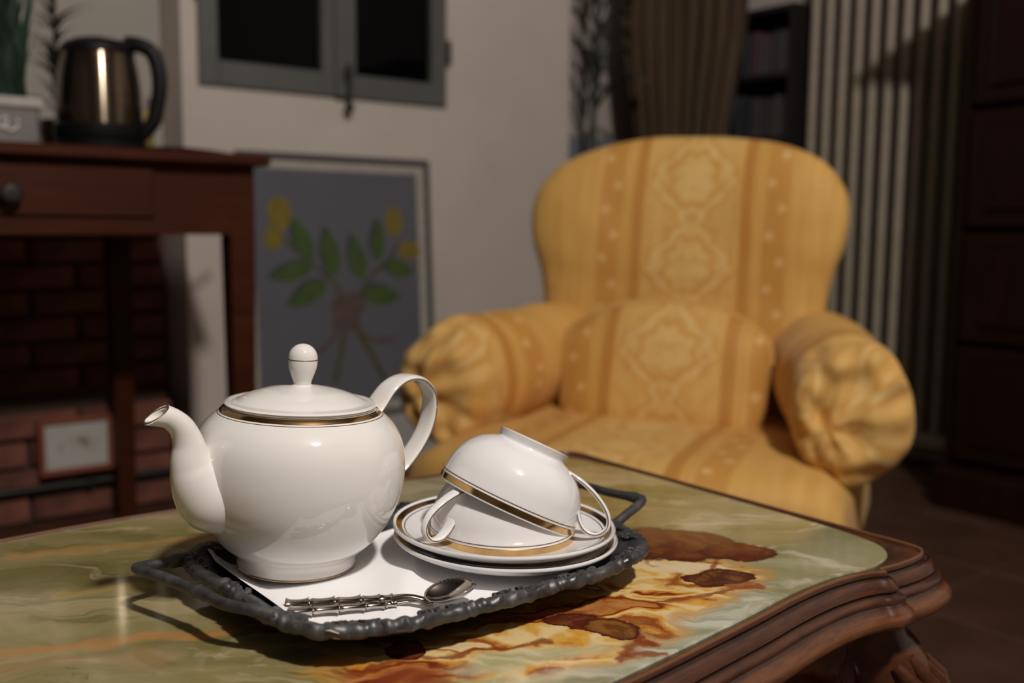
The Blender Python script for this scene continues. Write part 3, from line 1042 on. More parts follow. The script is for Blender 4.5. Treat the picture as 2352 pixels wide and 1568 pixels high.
def lumfn(x, y, z):
    lean = (z - .42) * .22
    return (-.013 + x, .255 + y + lean - .15 * x * x + noisy((x, y, z), 8, .006, 9), z)


lh = [(0, .556), (.07, .552), (.14, .532), (.19, .500), (.208, .470), (.208, .40), (.200, .33), (.15, .30), (0, .292)]
lc = obj('back_cushion', pillow(lh, .42, .075, .06, lumfn, 12, p=2.8, du=-.022, dv=-.018), M['damask'], ch)
g = MB()
pp = [lumfn(x, -.012, z) for x, z in ([(-a_, b_) for a_, b_ in spline(lh, 5)[22:0:-1]] + spline(lh, 5)[:23])]
g.tube(pp, .0055, 8)
pm = g.mesh()
obj('piping', pm, simple('piping cloth', (.62, .34, .09), .7), lc)

# seat: domed slab, bowed front
def seat_mesh():
    vs = []; uv = []; fs = []
    nx, ny = 40, 36
    hx = .375
    for j in range(ny + 1):
        for i in range(nx + 1):
            s = i / nx * 2 - 1
            t = j / ny
            xs = math.copysign(1 - (1 - abs(s)) ** 1.6, s)
            ts2 = 1 - (1 - t) ** 1.6 if t < 1 else 1
            x = xs * hx
            yf = -.135 - .075 * (1 - s * s)
            y = yf + (.36 - yf) * t ** 1.5
            edge = (1 - abs(xs) ** 7) ** (1 / 7) if abs(xs) < 1 else 0
            fe = (1 - (1 - t) ** 9) ** .5 if t > 0 else 0
            z = .170 + (.145 + .022 * (1 - s * s)) * min(edge, 1) * fe ** .55
            vs.append((x, y, z + noisy((x, y, 0), 8, .006, 2)))
            uv.append((x + .0, y))
    for j in range(ny):
        for i in range(nx):
            a = j * (nx + 1) + i
            fs.append((a, a + 1, a + nx + 2, a + nx + 1))
    return mesh(vs, fs, True, uv)


obj('seat', seat_mesh(), M['damask'], ch)
# seat rail: bowed box below the seat
vs = []; fs = []; uv = []
N_ = 40
ring_ = []
for i in range(N_ + 1):
    s = i / N_ * 2 - 1
    ring_.append((s * .375, -.135 - .075 * (1 - s * s)))
ring_ += [(.375, .05), (.375, .36), (-.375, .36), (-.375, .05)]
for z in (.185, .11):
    for x, y in ring_:
        vs.append((x * (.965 if z > .15 else .955), y, z)); uv.append((x, z))
n = len(ring_)
fs = [(i, (i + 1) % n, n + (i + 1) % n, n + i) for i in range(n)] + [tuple(range(n, 2 * n))]
obj('seat_rail', mesh(vs, fs, True, uv, auto=40), M['damask'], ch)
for x, y in ((-.33, -.12), (.33, -.12), (-.30, .33), (.30, .33)):
    obj('leg', MB().lathe([(0, 0), (.014, 0), (.016, .02), (.022, .06), (.028, .115), (0, .115)], 16, (x, y, 0)).mesh(), M['walnut'], ch)


def arm_mesh(sg):
    vs = []; uv = []; fs = []
    n, L = 56, 44
    cy0, cy1 = -.050, .44
    for i in range(L + 1):
        t = i / L
        if t < .30:      # rounded gathered front
            s = t / .30
            y = .0 - .048 * math.cos(s * PI / 2) ** 1.3 - .0 * s
            rr = math.sin(s * PI / 2) ** .62
        else:
            s = (t - .30) / .70
            y = s * cy1
            rr = 1
        rx = .094 + .014 * max(0, y / cy1)
        rz = .116 - .006 * max(0, y / cy1)
        cx = sg * (.364 - .105 * max(0, y / cy1) ** 1.0)
        cz = .408 + .022 * max(0, min(1, y / cy1)) ** .6
        for j in range(n):
            a = 2 * PI * j / n
            # pleats gathered towards the centre of the front
            pl = 0
            if y < .02:
                ww = max(0, min(1, (1.25 - rr))) * max(0, rr) ** .5 * min(1, (.03 - y) / .03 + .2)
                pl = (math.sin(a * 3 + 1.3 * sg + 2.0 * math.sin(a + sg) + 2.5 * rr) * .6 + math.sin(a * 2 + 2) * .4 + max(0, math.sin(a * 7 + 4 * rr)) * .25) * .024 * ww
            k_ = 1 + noisy((math.cos(a), math.sin(a), y * 9), 1.2, .07, sg * 4)
            x = cx + math.cos(a) * rx * rr * k_
            z = cz + math.sin(a) * rz * rr * k_ + (-.012 * (1 - math.cos(a)) if y < .03 else 0) * rr * .5
            x += -.030 * (1 - rr) if y < .02 else 0
            z += -.018 * (1 - rr) if y < .02 else 0
            yy = y + pl + noisy((math.cos(a) * rr * 3, math.sin(a) * rr * 3, y * 4), 1.0, .024 if y < .03 else .005, 7 * sg)
            vs.append((x, yy, z))
            uv.append((yy * .9 + .06 + (1 - rr) * .1, a * .105))
    for i in range(L):
        for j in range(n):
            fs.append((i * n + j, (i + 1) * n + j, (i + 1) * n + (j + 1) % n, i * n + (j + 1) % n))
    fs.append(tuple(range(n)))
    return mesh(vs, fs, True, uv)


for sg in (-1, 1):
    o = obj('armrest', arm_mesh(sg), M['damask'], ch)
    obj('side_panel', MB().box((sg * .30 - .03, .02, .12), (sg * .30 + .03, .42, .36), .02).mesh(True), simple('plain gold cloth', (.40, .21, .05), .8), ch)

# ------------------------------------------------------------------ coffee table
TZ = .45
ct = thing('coffee_table', 'carved walnut coffee table with green onyx top carrying the tea tray', 'table', W(.25, -.616, 0), ROT)
q1 = [(0, .238), (.06, .236), (.115, .231), (.16, .226), (.204, .221), (.262, .213), (.30, .207), (.338, .203), (.373, .203), (.407, .207), (.436, .202), (.454, .189), (.463, .167), (.468, .127), (.469, .08), (.469, .03), (.469, 0)]
qg = [(0, .2475), (.06, .2455), (.115, .241), (.16, .2365), (.204, .231), (.254, .2245), (.300, .2175), (.338, .2140), (.370, .2145), (.392, .2185), (.4025, .2235), (.4055, .2180), (.425, .2195), (.448, .2190), (.468, .2145), (.4765, .203), (.4775, .180), (.4765, .150), (.4755, .0)]


def quarter(q, n):
    # resample each quarter to n points by parameter
    P = spline(q, 24)
    d = [0]
    for a_, b_ in zip(P, P[1:]):
        d.append(d[-1] + math.hypot(a_[0] - b_[0], a_[1] - b_[1]))
    out = []
    j = 0
    for i in range(n):
        s = d[-1] * i / (n - 1)
        while j < len(d) - 2 and d[j + 1] < s:
            j += 1
        f = (s - d[j]) / max(1e-9, d[j + 1] - d[j])
        out.append(tuple(P[j][c] + (P[j + 1][c] - P[j][c]) * f for c in (0, 1)))
    return out


def full(q, n, bk_=0.0):
    a = quarter(q, n)
    o1 = a                                            # + +  (x, -b) with y = -b  -> front
    pts = [(x, -b) for x, b in o1]                     # from front centre to right centre
    cut = lambda x: bk_ * max(0, 1 - (x / .44) ** 6)
    pts += [(x, b - cut(x)) for x, b in o1[-2::-1]]             # right centre to back centre
    pts += [(-x, b - cut(x)) for x, b in o1[1:]]
    pts += [(-x, -b) for x, b in o1[-2:0:-1]]
    return pts


NQ = 300
mo = full(q1, NQ)
n = len(mo)
vs = [(x, y, TZ - .020) for x, y in mo] + [(x, y, TZ - .0012) for x, y in mo] + [(x * .9985, y * .997, TZ) for x, y in mo]
fs = [tuple(2 * n + i for i in range(n)), tuple(reversed(range(n)))]
for r_ in (0, 1):
    fs += [(r_ * n + i, r_ * n + (i + 1) % n, (r_ + 1) * n + (i + 1) % n, (r_ + 1) * n + i) for i in range(n)]
obj('onyx_top', mesh(vs, fs, True, auto=30), M['onyx'], ct)
# moulded frame
go = full(qg, NQ, .0065)
def normals(P):
    out = []
    k_ = len(P)
    for i in range(k_):
        ax, ay = P[(i - 1) % k_]; bx_, by_ = P[(i + 1) % k_]
        dx, dy = bx_ - ax, by_ - ay
        L = math.hypot(dx, dy)
        out.append((dy / L, -dx / L))
    return out
nm = normals(go)
prof = [(-99, -.0185), (-99, -.0018), (-.0035, -.0010), (-.0022, .0016), (-.0006, .0018), (.0002, .0004), (.0006, -.0034), (.0020, -.0034), (.0026, -.0022), (.0050, -.0036), (.0080, -.0078), (.0088, -.0112), (.0068, -.0124),
        (.0098, -.0130), (.0128, -.0142), (.0140, -.0165), (.0136, -.0192), (.0152, -.0206), (.0188, -.0232), (.0215, -.0275), (.0218, -.0318), (.0195, -.0350), (.0140, -.0372), (.0060, -.0375), (-.020, -.0375)]
vs = []
for off, dz in prof:
    for i in range(n):
        if off < -1:
            x, y = mo[i]
            vs.append((x * 1.0005, y * 1.001, TZ + dz))
        else:
            vs.append((go[i][0] + nm[i][0] * off, go[i][1] + nm[i][1] * off, TZ + dz))
fs = []
for r_ in range(len(prof) - 1):
    fs += [(r_ * n + i, (r_ + 1) * n + i, (r_ + 1) * n + (i + 1) % n, r_ * n + (i + 1) % n) for i in range(n)]
k = N('moulded walnut', .3, 0, .35)
o_ = k.coord()
x_, y_, z_ = k.sep(o_)
f = k.noise(k.map(o_, (4, 4, 30)), 9, 6, .6, .5)
c0 = k.ramp(f, [(.25, (.024, .009, .0055)), (.75, (.105, .033, .013))])
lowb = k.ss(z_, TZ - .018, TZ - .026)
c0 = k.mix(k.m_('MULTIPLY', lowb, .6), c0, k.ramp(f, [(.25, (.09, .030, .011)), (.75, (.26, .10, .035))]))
gr = k.ss(k.m_('ABSOLUTE', k.m_('SUBTRACT', z_, TZ - .0122)), .0016, .0004)  # groove shade painted as a dark band
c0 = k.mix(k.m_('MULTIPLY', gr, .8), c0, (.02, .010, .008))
gr2 = k.ss(k.m_('ABSOLUTE', k.m_('SUBTRACT', z_, TZ - .0024)), .0012, .0003)  # shade of the upper groove, painted into the colour
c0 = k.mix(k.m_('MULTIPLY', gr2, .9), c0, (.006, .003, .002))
bead_hl = k.ss(z_, TZ + .0004, TZ + .0012)  # painted highlight along the raised bead
c0 = k.mix(k.m_('MULTIPLY', bead_hl, .6), c0, (.22, .09, .035))
gr4 = k.ss(k.m_('ABSOLUTE', k.m_('SUBTRACT', z_, TZ - .0198)), .0014, .0003)  # painted shade in the lower groove
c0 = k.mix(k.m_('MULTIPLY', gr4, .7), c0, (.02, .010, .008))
k.col(c0)
k.bump(f, .08, .001)
obj('moulded_frame', mesh(vs, fs, True, auto=50), k.m, ct)
# apron: follows the outline, with a scalloped lower edge
vs = []
for j, zz in enumerate((TZ - .036, TZ - .060, TZ - .085)):
    for i in range(n):
        sc = .92 - .012 * (j == 2)
        a_ = math.atan2(go[i][1], go[i][0])
        dz = 0
        if j == 2:
            t = abs(go[i][0]) / .48
            dz = -.030 * max(0, math.cos(PI * t * 1.9)) - .020 * max(0, t - .6)
        vs.append((go[i][0] * (sc + .035), go[i][1] * sc, zz + dz))
fs = []
for r_ in (0, 1):
    fs += [(r_ * n + i, (r_ + 1) * n + i, (r_ + 1) * n + (i + 1) % n, r_ * n + (i + 1) % n) for i in range(n)]
o = obj('apron', mesh(vs, fs, True), M['walnut'], ct)
sm = o.modifiers.new('t', 'SOLIDIFY'); sm.thickness = .014; sm.offset = -1
# carved strapwork along the apron fronts
for sy in (-1, 1):
    for sx_ in (-1, 1):
        pts = [(sx_ * .40, sy * .206, TZ - .115), (sx_ * .36, sy * .207, TZ - .098), (sx_ * .30, sy * .209, TZ - .092), (sx_ * .22, sy * .216, TZ - .088), (sx_ * .14, sy * .226, TZ - .098), (sx_ * .08, sy * .232, TZ - .112), (0, sy * .234, TZ - .118)]
        obj('carved_scroll', MB().tube(spline(pts, 6), [.0055 + .003 * math.sin(i * .5) for i in range(37)], 10).mesh(), M['walnut'], ct)
# cabriole legs, each with carved acanthus
for sx_ in (-1, 1):
    for sy in (-1, 1):
        dx, dy = sx_ * .78, sy * .62
        cx, cy = sx_ * .428, sy * .183
        base = [(0, .405, .034), (.008, .375, .036), (.026, .350, .037), (.034, .320, .034), (.030, .28, .028), (.016, .22, .022), (.004, .15, .017), (.002, .09, .0145), (.012, .04, .016), (.026, .015, .021), (.030, .0, .020)]
        P = spline(base, 5)
        g = MB().tube([(cx + dx * p[0], cy + dy * p[0], p[1]) for p in P], [p[2] for p in P], 24, up=(dy, -dx, 0))
        lg = obj('leg', g.mesh(), M['walnut'], ct)
        # acanthus: a rib and side lobes down the knee
        for kk in range(-3, 4):
            sidex, sidey = -dy, dx
            ang = kk * .42
            ox, oy = dx * math.cos(ang) + sidex * math.sin(ang), dy * math.cos(ang) + sidey * math.sin(ang)
            pts = []
            rr = []
            for s in range(9):
                t = s / 8
                zz = .385 - t * (.13 - abs(kk) * .022) - abs(kk) * .004
                # knee surface
                ref = min(P, key=lambda p: abs(p[1] - zz))
                pts.append((cx + dx * ref[0] + ox * (ref[2] + .001 + .004 * math.sin(PI * t)), cy + dy * ref[0] + oy * (ref[2] + .001 + .004 * math.sin(PI * t)), zz))
                rr.append(.0022 + .0065 * math.sin(PI * (t * .85 + .12)))
            obj('carved_leaf', MB().tube(pts, rr, 10, .8, 1.0).mesh(), M['walnut'], lg)
        # volute beside the knee, under the apron
        for kk, (vx, vy) in enumerate(((-sx_, 0), (0, -sy))):
            pts = []; rr = []
            for s in range(30):
                t = s / 29
                a_ = t * 2.2 * PI
                rad = .019 * (1 - .72 * t)
                h = .046 + rad * math.cos(a_ + PI) + (.03 if s == 0 else 0)
                pts.append((cx + vx * h + dx * .016, cy + vy * h + dy * .016, .352 + rad * math.sin(a_ + PI)))
                rr.append(.0085 * (1 - .5 * t))
            obj('volute', MB().tube(pts, rr, 10).mesh(), M['walnut'], lg)

# ------------------------------------------------------------------ tray
TRZ = .4605
TC = (.3735, -.572)
tr = thing('serving_tray', 'dark pewter tray with scalloped rim and two loop handles on the onyx top', 'tray', W(TC[0], TC[1], 0), ROT)
hx, hy = .142, .103
NA = 720


def rr_out(a, hx, hy, e=3.7):
    c, s = math.cos(a), math.sin(a)
    if c < 0 < s:
        e = 6.0
    x, y = math.copysign(abs(c) ** (2 / e), c) * hx, math.copysign(abs(s) ** (2 / e), s) * hy
    if x < 0 < y:
        x -= .010 * (y / hy) * (-x / hx) ** 2
    return x, y


base = []
for i in range(4000):
    base.append(rr_out(2 * PI * i / 4000, hx, hy))
d = [0]
for i in range(4000):
    a_, b_ = base[i], base[(i + 1) % 4000]
    d.append(d[-1] + math.hypot(a_[0] - b_[0], a_[1] - b_[1]))
per_ = d[-1]
oc = []; j = 0
for i in range(NA):
    s = per_ * i / NA
    while d[j + 1] < s:
        j += 1
    f = (s - d[j]) / (d[j + 1] - d[j])
    a_, b_ = base[j], base[(j + 1) % 4000]
    oc.append((a_[0] + (b_[0] - a_[0]) * f, a_[1] + (b_[1] - a_[1]) * f))
nrm = normals(oc)
nrm = [(a_, b_) for a_, b_ in nrm]
vs = []
NS = 14      # big scallops
rows = [(0.0, 'rim_out_low'), ]
def rimoff(i):
    s = i / NA
    ph_ = (s * NS) % 1
    big = abs(math.sin(PI * s * NS)) ** .6
    bead = abs(math.sin(PI * s * NS * 5 + 1.5 * math.sin(2 * PI * s * NS))) * (.25 + .75 * math.cos(PI * s * NS) ** 2)
    return big, bead
prof_t = [(-.052, -.0035), (-.024, -.0035), (-.012, .0035), (-.003, .0075), (.0015, .0085), (.0040, .0105), (.0040, .0140), (.0015, .0165), (-.0020, .0165), (-.0045, .0145), (-.0055, .0125), (-.0095, .0105), (-.015, .0065), (-.021, .0015), (-.0255, .0), (-.052, .0)]
for q_i, (off, dz) in enumerate(prof_t):
    rimw = max(0, 1 - abs(off) / .012) if dz > .005 else 0
    for i in range(NA):
        big, bead = rimoff(i)
        o1 = off + rimw * (.0042 * big - .002 + .0016 * bead)
        z1 = dz + rimw * (.0020 * bead - .0014 * (1 - big)) * (1 if dz > .011 else .3)
        o1 += rimw * noisy((oc[i][0], oc[i][1], dz), 150, .0022, 0)
        z1 += rimw * noisy((oc[i][0], oc[i][1], dz * 2), 190, .0016, 5)
        vs.append((oc[i][0] + nrm[i][0] * -o1 * -1, oc[i][1] + nrm[i][1] * o1, TRZ + z1))
# outline normals point outwards for counter-clockwise order
fs = []
for r_ in range(len(prof_t) - 1):
    fs += [(r_ * NA + i, r_ * NA + (i + 1) % NA, (r_ + 1) * NA + (i + 1) % NA, (r_ + 1) * NA + i) for i in range(NA)]
fs.append(tuple((len(prof_t) - 1) * NA + i for i in range(NA)))
fs.append(tuple(reversed(range(NA))))
body = obj('tray_body', mesh(vs, fs, True, auto=60), M['pewter'], tr)
for sx_ in (-1, 1):
    for sy in (-1, 1):
        obj('foot', MB().lathe([(0, .4502), (.004, .4502), (.006, .453), (.005, .457), (0, .458)], 14, (sx_ * .08, sy * .045, 0)).mesh(), M['pewter'], tr)


def tl(u, v, z):
    return (u - TC[0], -(v - TC[1]), z)


hz = .478
for nm_, pts in (('l', [tl(.244, -.508, hz - .004), tl(.236, -.522, hz - .003), tl(.224, -.536, hz - .001), tl(.214, -.552, hz), tl(.211, -.572, hz), tl(.207, -.590, hz), tl(.200, -.612, hz + .001), tl(.192, -.638, hz + .001), tl(.195, -.645, hz), tl(.210, -.650, hz - .002), tl(.228, -.655, hz - .004)]),
                 ('r', [tl(.500, -.545, hz - .006), tl(.520, -.543, hz - .004), tl(.540, -.548, hz), tl(.562, -.556, hz + .003), tl(.566, -.564, hz + .004), tl(.562, -.595, hz + .003), tl(.560, -.625, hz + .003), tl(.556, -.635, hz + .002), tl(.535, -.640, hz), tl(.512, -.642, hz - .004)])):
    P = spline(pts, 7)
    rad = [.0036 + .0011 * math.exp(-((i - len(P) * .45) / 1.6) ** 2) + .0008 * math.exp(-((i - len(P) * .40) / 1.0) ** 2) + .001 * (abs(i / len(P) - .5) > .42) for i in range(len(P))]
    obj('handle', MB().tube(P, rad, 14).mesh(), M['pewter'], tr)
# cast flower clusters on the rim
def cluster(i0, seed):
    rnd = random.Random(seed)
    g = MB()
    for q_ in range(9):
        # a curled leaf: short tapering arc lying on the rim
        i = int(i0 * NA + (q_ - 4) * 2.6 + rnd.uniform(-1, 1)) % NA
        off = rnd.uniform(-.0075, .0010)
        c_ = Vector((oc[i][0] + nrm[i][0] * off, oc[i][1] + nrm[i][1] * off, TRZ + .0158 - max(0, -off - .003) * .62))
        a_ = math.atan2(nrm[i][1], nrm[i][0]) + (q_ - 4) * .22 + rnd.uniform(-.25, .25)
        rr = rnd.uniform(.0020, .0034)
        turn = 1 if q_ > 4 else -1
        pts = []
        for t_ in range(9):
            b_ = a_ + turn * (t_ / 8 * 3.6)
            pts.append(c_ + Vector((math.cos(b_) * rr * (1 - .05 * t_), math.sin(b_) * rr * (1 - .05 * t_), .0003 * math.sin(t_))))
        g.tube(pts, [.0006, .0010, .0013, .0015, .0015, .0014, .0012, .0011, .0013], 8)
    return g
for q_i, i0 in enumerate((.0, .075, .13, .25, .375, .43, .5, .57, .625, .69, .75, .81, .875, .94)):
    obj('cast_flower', cluster(i0, q_i).mesh(), M['pewter'], tr)

# ------------------------------------------------------------------ napkin
NZ = TRZ + .0006
def napmesh():
    poly = {}
    vs = []; fs = []
    nu, nv = 60, 48
    u0, u1, v0, v1 = .247, .492, -.668, -.488
    for j in range(nv + 1):
        for i in range(nu + 1):
            a = u0 + (u1 - u0) * i / nu
            b = v0 + (v1 - v0) * j / nv
            # front edge slants: trimmed diagonal towards the right
            tb = j / nv
            ta = i / nu
            lim = -.482 if ta < .35 else -.482 - (ta - .35) * .040 - (.018 * max(0, ta - .62) ** .5)
            b = v0 + (lim - v0) * tb
            z = NZ + .0008 + .0006 * math.sin(a * 90) * math.sin(b * 70)
            # edges climb the sloping sides of the tray
            dl = max(0, .262 - a); z += dl * .40 + dl * dl * 10
            db = max(0, -.650 - b); z += db * .35
            df = max(0, b + .500); z += df * .40
            # soft fold between pot and saucers
            z += .0055 * math.exp(-((a - .345 + (b + .57) * .5) / .016) ** 2) * math.exp(-((b + .55) / .035) ** 2)
            z += .0016 * math.exp(-((a + b * .8 + .10) / .004) ** 2)
            vs.append((*tl(a, b, 0)[:2], z))
    for j in range(nv):
        for i in range(nu):
            a = j * (nu + 1) + i
            fs.append((a, a + nu + 1, a + nu + 2, a + 1))
    return mesh(vs, fs)


o = obj('paper_napkin', napmesh(), M['paper'], loc=W(TC[0], TC[1], 0), rotz=ROT, label='white paper napkin spread on the pewter tray under the teapot', cat='napkin')
sm = o.modifiers.new('t', 'SOLIDIFY'); sm.thickness = .0004
# ------------------------------------------------------------------ teapot
PZ = NZ + .0018
tp = thing('teapot', 'white porcelain teapot with gold trim standing on the tray', 'teapot', (-.150, .681, PZ + .0012))
tilt = Matrix.Rotation(R(2.6), 4, Vector((-.218, .976, 0)).normalized())
tp.rotation_euler = (tilt @ Matrix.Rotation(R(43.6), 4, 'Z')).to_euler()
outer = spline([(.0403, .0), (.0408, .003), (.0412, .0065), (.0440, .0108), (.0530, .0190), (.0625, .0320), (.0695, .0470), (.0727, .0620), (.0728, .0760), (.0705, .0885), (.0655, .0985), (.0590, .1055), (.0535, .1095), (.0515, .1112)], 6)
prof = [(0, .004), (.036, .004), (.038, .0)] + outer + [(.0500, .1118), (.0492, .1105), (.0500, .1075), (.0560, .1030), (.0665, .088), (.069, .070), (.066, .047), (.05, .018), (0, .012)]
obj('body', MB().lathe(prof, 96).mesh(auto=60), M['porcelain'], tp)
obj('gold_band', MB().lathe([(.0518, .1117), (.0526, .1113), (.0540, .1100), (.0548, .1091), (.0542, .1090)], 96).mesh(), M['gold'], tp)
obj('gold_line', MB().lathe([(.0558, .1080), (.0563, .1076), (.0558, .1074)], 96).mesh(), M['goldline'], tp)
obj('foot_gold_line', MB().lathe([(.0404, .0004), (.0407, .0006), (.0409, .0012), (.0406, .0015)], 96).mesh(), M['gold'], tp)
# spout, with the flared and pinched lip
sp = spline([(-.040, .055, .0270), (-.054, .0570, .0268), (-.0655, .0600, .0250), (-.0745, .0690, .0192), (-.0800, .0815, .0138), (-.0825, .0945, .0100), (-.0872, .1048, .0082), (-.0950, .1115, .0071), (-.1035, .1140, .0072)], 6)
g = MB()
nn_ = 28
vsx = []
Lsp = len(sp)
def spring(inner):
    out = []
    for i, (x, z, r) in enumerate(sp):
        x0, z0, _ = sp[max(i - 1, 0)]; x1, z1, _ = sp[min(i + 1, Lsp - 1)]
        t = Vector((x1 - x0, 0, z1 - z0)).normalized()
        s = Vector((0, 1, 0)); q = s.cross(t)
        rr = r - (.0022 if inner else 0)
        for j in range(nn_):
            a = 2 * PI * j / nn_
            wv = math.cos(a) * rr * (.92 if i < Lsp * .45 else .86 + .14 * (i / Lsp - .45) / .55)
            hv = math.sin(a) * rr
            p = Vector((x, 0, z)) + s * wv + q * hv
            f = max(0, (i - (Lsp - 7)) / 6)
            # the mouth is cut level: the lower lip runs on, the upper lip stops early
            dirs = (q * math.sin(a)).z
            p += t * f * (-.0062 * (dirs) )
            out.append(p)
    return out
A = spring(False); B = spring(True)
fs = []
for i in range(Lsp - 1):
    for j in range(nn_):
        a = i * nn_ + j; b = i * nn_ + (j + 1) % nn_
        fs.append((a, b, b + nn_, a + nn_))
g.add(A, fs)
nA = len(A)
g.add(B[nn_ * 20:], [(a - nn_ * 20, d_ - nn_ * 20, c_ - nn_ * 20, b - nn_ * 20) for (a, b, c_, d_) in fs if min(a, b) >= nn_ * 20])
off = nA
e0 = (Lsp - 1) * nn_
for j in range(nn_):
    a = e0 + j; b = e0 + (j + 1) % nn_
    g.f.append((a, b, off + b - nn_ * 20, off + a - nn_ * 20))
obj('spout', g.mesh(auto=70), M['porcelain'], tp)
lp = MB().tube([(A[e0 + j] + B[e0 + j]) / 2 for j in range(nn_)], .00055, 6, closed=True)
obj('spout_gold_line', lp.mesh(), M['goldline'], tp)
# strap handle
hp = spline([(.0540, .1000), (.0625, .1065), (.0740, .1195), (.0870, .1258), (.1010, .1245), (.1115, .1150), (.1140, .1020), (.1110, .0880), (.1035, .0750), (.0920, .0625), (.0800, .0540), (.0690, .0490)], 6)
def strap(P, half, th, n=20, up=(0, 1, 0)):
    g = MB()
    pts = [Vector((x, 0, z)) for x, z in P]
    vs = []
    for i, p in enumerate(pts):
        a_ = pts[max(i - 1, 0)]; b_ = pts[min(i + 1, len(pts) - 1)]
        t = (b_ - a_).normalized(); s = Vector((0, 1, 0)); q = s.cross(t)
        h = half(i / (len(pts) - 1))
        for j in range(n):
            a = 2 * PI * j / n
            c_, s_ = math.cos(a), math.sin(a)
            vs.append(p + s * (math.copysign(abs(c_) ** .7, c_) * h) + q * (math.copysign(abs(s_) ** .8, s_) * th))
    fs = []
    for i in range(len(pts) - 1):
        for j in range(n):
            fs.append((i * n + j, (i + 1) * n + j, (i + 1) * n + (j + 1) % n, i * n + (j + 1) % n))
    fs += [tuple(range(n)), tuple(reversed(range((len(pts) - 1) * n, len(pts) * n)))]
    g.add(vs, fs)
    return g
obj('handle', strap(hp, lambda t: .0112 - .0026 * math.sin(PI * t) + .002 * (1 - t) ** 4, .0025).mesh(), M['porcelain'], tp)
for sgn in (-1, 1):
    cpt = []
    for i, (x, z) in enumerate(hp[3:-3]):
        t = (i + 3) / (len(hp) - 1)
        cpt.append((x, sgn * (.0113 - .0026 * math.sin(PI * t) + .002 * (1 - t) ** 4), z))
    obj('handle_gold_line', MB().tube(cpt, .00045, 6).mesh(), M['goldline'], tp)
# lid
ld = obj('lid', MB().lathe([(0, .108), (.046, .108), (.0490, .1112), (.0512, .1126), (.0518, .1140), (.0505, .1152), (.0480, .1150), (.0465, .1146), (.0440, .1156)] +
                           spline([(.0440, .1156), (.0370, .1192), (.0260, .1228), (.0140, .1252), (.0078, .1262), (.0066, .1268)], 4) + [(0, .128)], 96).mesh(auto=60), M['porcelain'], tp)
obj('lid_knob', MB().lathe([(.0072, .1258)] + spline([(.0062, .1264), (.0064, .1290), (.0080, .1335), (.0096, .1385), (.0100, .1420), (.0100, .1445)], 5) + [(.0100 * math.cos(q * PI / 24), .1450 + .0100 * math.sin(q * PI / 24)) for q in range(1, 12)] + [(0, .1550)], 48).mesh(), M['porcelain'], ld)
obj('knob_gold_line', MB().lathe([(.0100, .1436), (.01018, .1440), (.0100, .1444)], 48).mesh(), M['goldline'], ld)

# ------------------------------------------------------------------ saucers
def saucer(loc, label, tiltdeg):
    t = thing('saucer', label, 'saucer', loc, 0, 'stacked gold rimmed saucers')
    t.rotation_euler = (0, R(tiltdeg), 0)
    up = spline([(.024, .0042), (.034, .0045), (.046, .0058), (.060, .0084), (.072, .0118), (.0788, .0147), (.0803, .0158)], 5)
    lo = spline([(.0812, .0146), (.0800, .0124), (.071, .0078), (.058, .0042), (.048, .0022), (.0455, .0)], 4)
    prof = [(0, .004)] + up + lo + [(.0435, 0), (.043, .0018), (0, .0018)]
    obj('dish', MB().lathe(prof, 96).mesh(auto=60), M['cup'], t)
    obj('gold_band', MB().lathe([(.0742, .0128), (.0750, .0133), (.0772, .01430), (.0783, .0148), (.0784, .0146)], 96).mesh(), M['gold'], t)
    obj('gold_line', MB().lathe([(.0718, .01180), (.0722, .01210), (.0725, .01210)], 96).mesh(), M['goldline'], t)
    return t


SX, SY = -.005, .711
saucer((SX + .0015, SY - .002, NZ + .0022), 'lower white saucer of the stack, resting on napkin and tray', 1.6)
saucer((SX, SY, NZ + .0098), 'upper white gold rimmed saucer, directly under the two teacups', 1.6)


# ------------------------------------------------------------------ teacups (origin at the rim centre, z towards the foot)
def cup(label, mat_world):
    t = thing('teacup', label, 'teacup')
    t.matrix_world = mat_world
    t.location = mat_world.to_translation()
    t.rotation_euler = mat_world.to_euler()
    outp = spline([(.0528, .0), (.0527, .005), (.0519, .012), (.0499, .0215), (.0455, .0305), (.0385, .0380), (.0310, .0425), (.0268, .0443)], 5)
    foot = [(.0258, .0455), (.0260, .0470), (.0270, .0500), (.0272, .0508), (.0256, .0510), (.0246, .0470), (0, .0465)]
    inn = spline([(0, .0440), (.020, .0435), (.030, .0405), (.0375, .0360), (.0440, .0290), (.0482, .0205), (.0502, .0115), (.0510, .004), (.0516, .0), (.0522, -.0004)], 4)
    g = MB().lathe(outp + foot, 96)
    g.lathe(inn + [(.0528, .0)], 96)
    obj('bowl', g.mesh(auto=60), mat := M['cup'], t)
    obj('gold_band', MB().lathe([(.0527, .0008), (.05305, .0010), (.05300, .0050), (.0526, .0054)], 96).mesh(), M['gold'], t)
    obj('gold_line', MB().lathe([(.0526, .0068), (.0529, .0071), (.0525, .0074)], 96).mesh(), M['goldline'], t)
    P = spline([(.0325, .0405), (.0440, .0388), (.0585, .0335), (.0700, .0255), (.0738, .0165), (.0690, .0090), (.0610, .0080), (.0540, .0125), (.0490, .0195)], 6)
    obj('handle', strap(P, lambda q: .0038 + .0012 * math.cos(2 * PI * q), .0017, 16).mesh(), M['cup'], t)
    for sgn in (-1, 1):
        obj('handle_gold_line', MB().tube([(x, sgn * (.0039 + .0012 * math.cos(2 * PI * i / (len(P) - 1))), z) for i, (x, z) in list(enumerate(P))[2:-2]], .00035, 5).mesh(), M['goldline'], t)
    return t


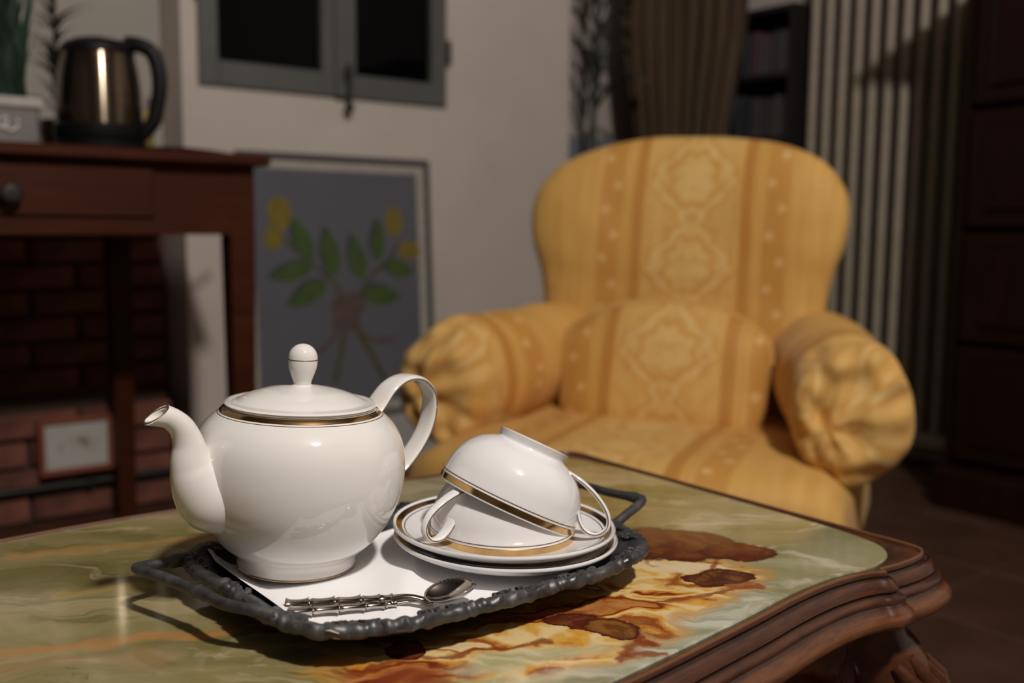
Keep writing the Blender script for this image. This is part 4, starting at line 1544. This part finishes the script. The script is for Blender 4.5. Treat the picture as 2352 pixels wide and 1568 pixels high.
def frame(loc, zax, xdir):
    z = Vector(zax).normalized()
    x = Vector(xdir)
    x = (x - z * x.dot(z)).normalized()
    y = z.cross(x)
    m = Matrix((x, y, z)).transposed().to_4x4()
    m.translation = Vector(loc)
    return m


cup('lower white teacup turned upside down on the upper saucer, handle towards the teapot', frame((SX - .001, SY, NZ + .0160), (.03, 0, 1), (-.72, -.70, 0)))
cup('upper white teacup turned upside down and tilted over the lower cup', frame((-.0035, .711, .4985), (.41, .17, .90), (1, -.30, -.3)))


# ------------------------------------------------------------------ spoons
def spoon(label, p0, ang, lift, roll):
    t = thing('teaspoon', label, 'spoon', p0, ang, 'bamboo handled teaspoons')
    t.rotation_euler = (Matrix.Rotation(ang, 4, 'Z') @ Matrix.Rotation(roll, 4, 'X') @ Matrix.Rotation(lift, 4, 'Y')).to_euler()
    nod = [0, .0140, .0300, .0460, .0580, .0655]
    P = []; r_ = []
    for a, b in zip(nod, nod[1:]):
        for s in range(8):
            f = s / 8
            P.append((a + (b - a) * f, 0, .0034))
            r_.append(.0026 + .0009 * (2 * abs(f - .5)) ** 2.4 + (.0005 if s == 0 else 0) - .0004 * (a / .06))
            if s == 0 and a > 0:
                P.append((a + .0005, 0, .0034)); r_.append(.0022)
    P.append((.0655, 0, .0034)); r_.append(.0034)
    P.append((.0662, 0, .0034)); r_.append(.0024)
    obj('bamboo_handle', MB().tube(P, r_, 16, 1.25, .9).mesh(auto=50), M['silver'], t)
    ne = spline([(.0655, 0, .0036), (.073, 0, .0042), (.079, 0, .0036), (.0845, 0, .0016), (.0885, 0, .0010)], 5)
    obj('neck', MB().tube(ne, [.0024 - .0006 * math.sin(PI * i / (len(ne) - 1)) for i in range(len(ne))], 12, 1.2, .7).mesh(), M['silver'], t)
    vs = []; fs = []
    nr_, nj = 8, 36
    for side in (0, 1):
        for i in range(nr_ + 1):
            rho = i / nr_
            for j in range(nj):
                a = 2 * PI * j / nj
                ex = math.cos(a) * rho; ey = math.sin(a) * rho
                x = .1010 + ex * .0155
                y = ey * .0110 * (1 - .12 * ex)
                z = .0048 + .22 * (x - .086) - .0048 * (1 - rho ** 2.2) - (.0007 if side else 0) * (1 if rho < 1 else .5)
                vs.append((x, y, z))
        b0 = side * (nr_ + 1) * nj
        for i in range(nr_):
            for j in range(nj):
                a = b0 + i * nj + j; b = b0 + i * nj + (j + 1) % nj
                fs.append((a, a + nj, b + nj, b) if side == 0 else (a, b, b + nj, a + nj))
    e = nr_ * nj
    b0 = (nr_ + 1) * nj
    fs += [(e + j, b0 + e + j, b0 + e + (j + 1) % nj, e + (j + 1) % nj) for j in range(nj)]
    obj('bowl', mesh(vs, fs), M['silver'], t)


spoon('bamboo handled silver teaspoon nearer the front rim of the tray, its bowl under the other', (-.1345, .5860, NZ + .0012), R(13), R(-.6), 0)
spoon('bamboo handled silver teaspoon nearer the teapot, its bowl on top of the other', (-.1385, .5985, NZ + .0018), R(3.5), R(-3.0), R(14))
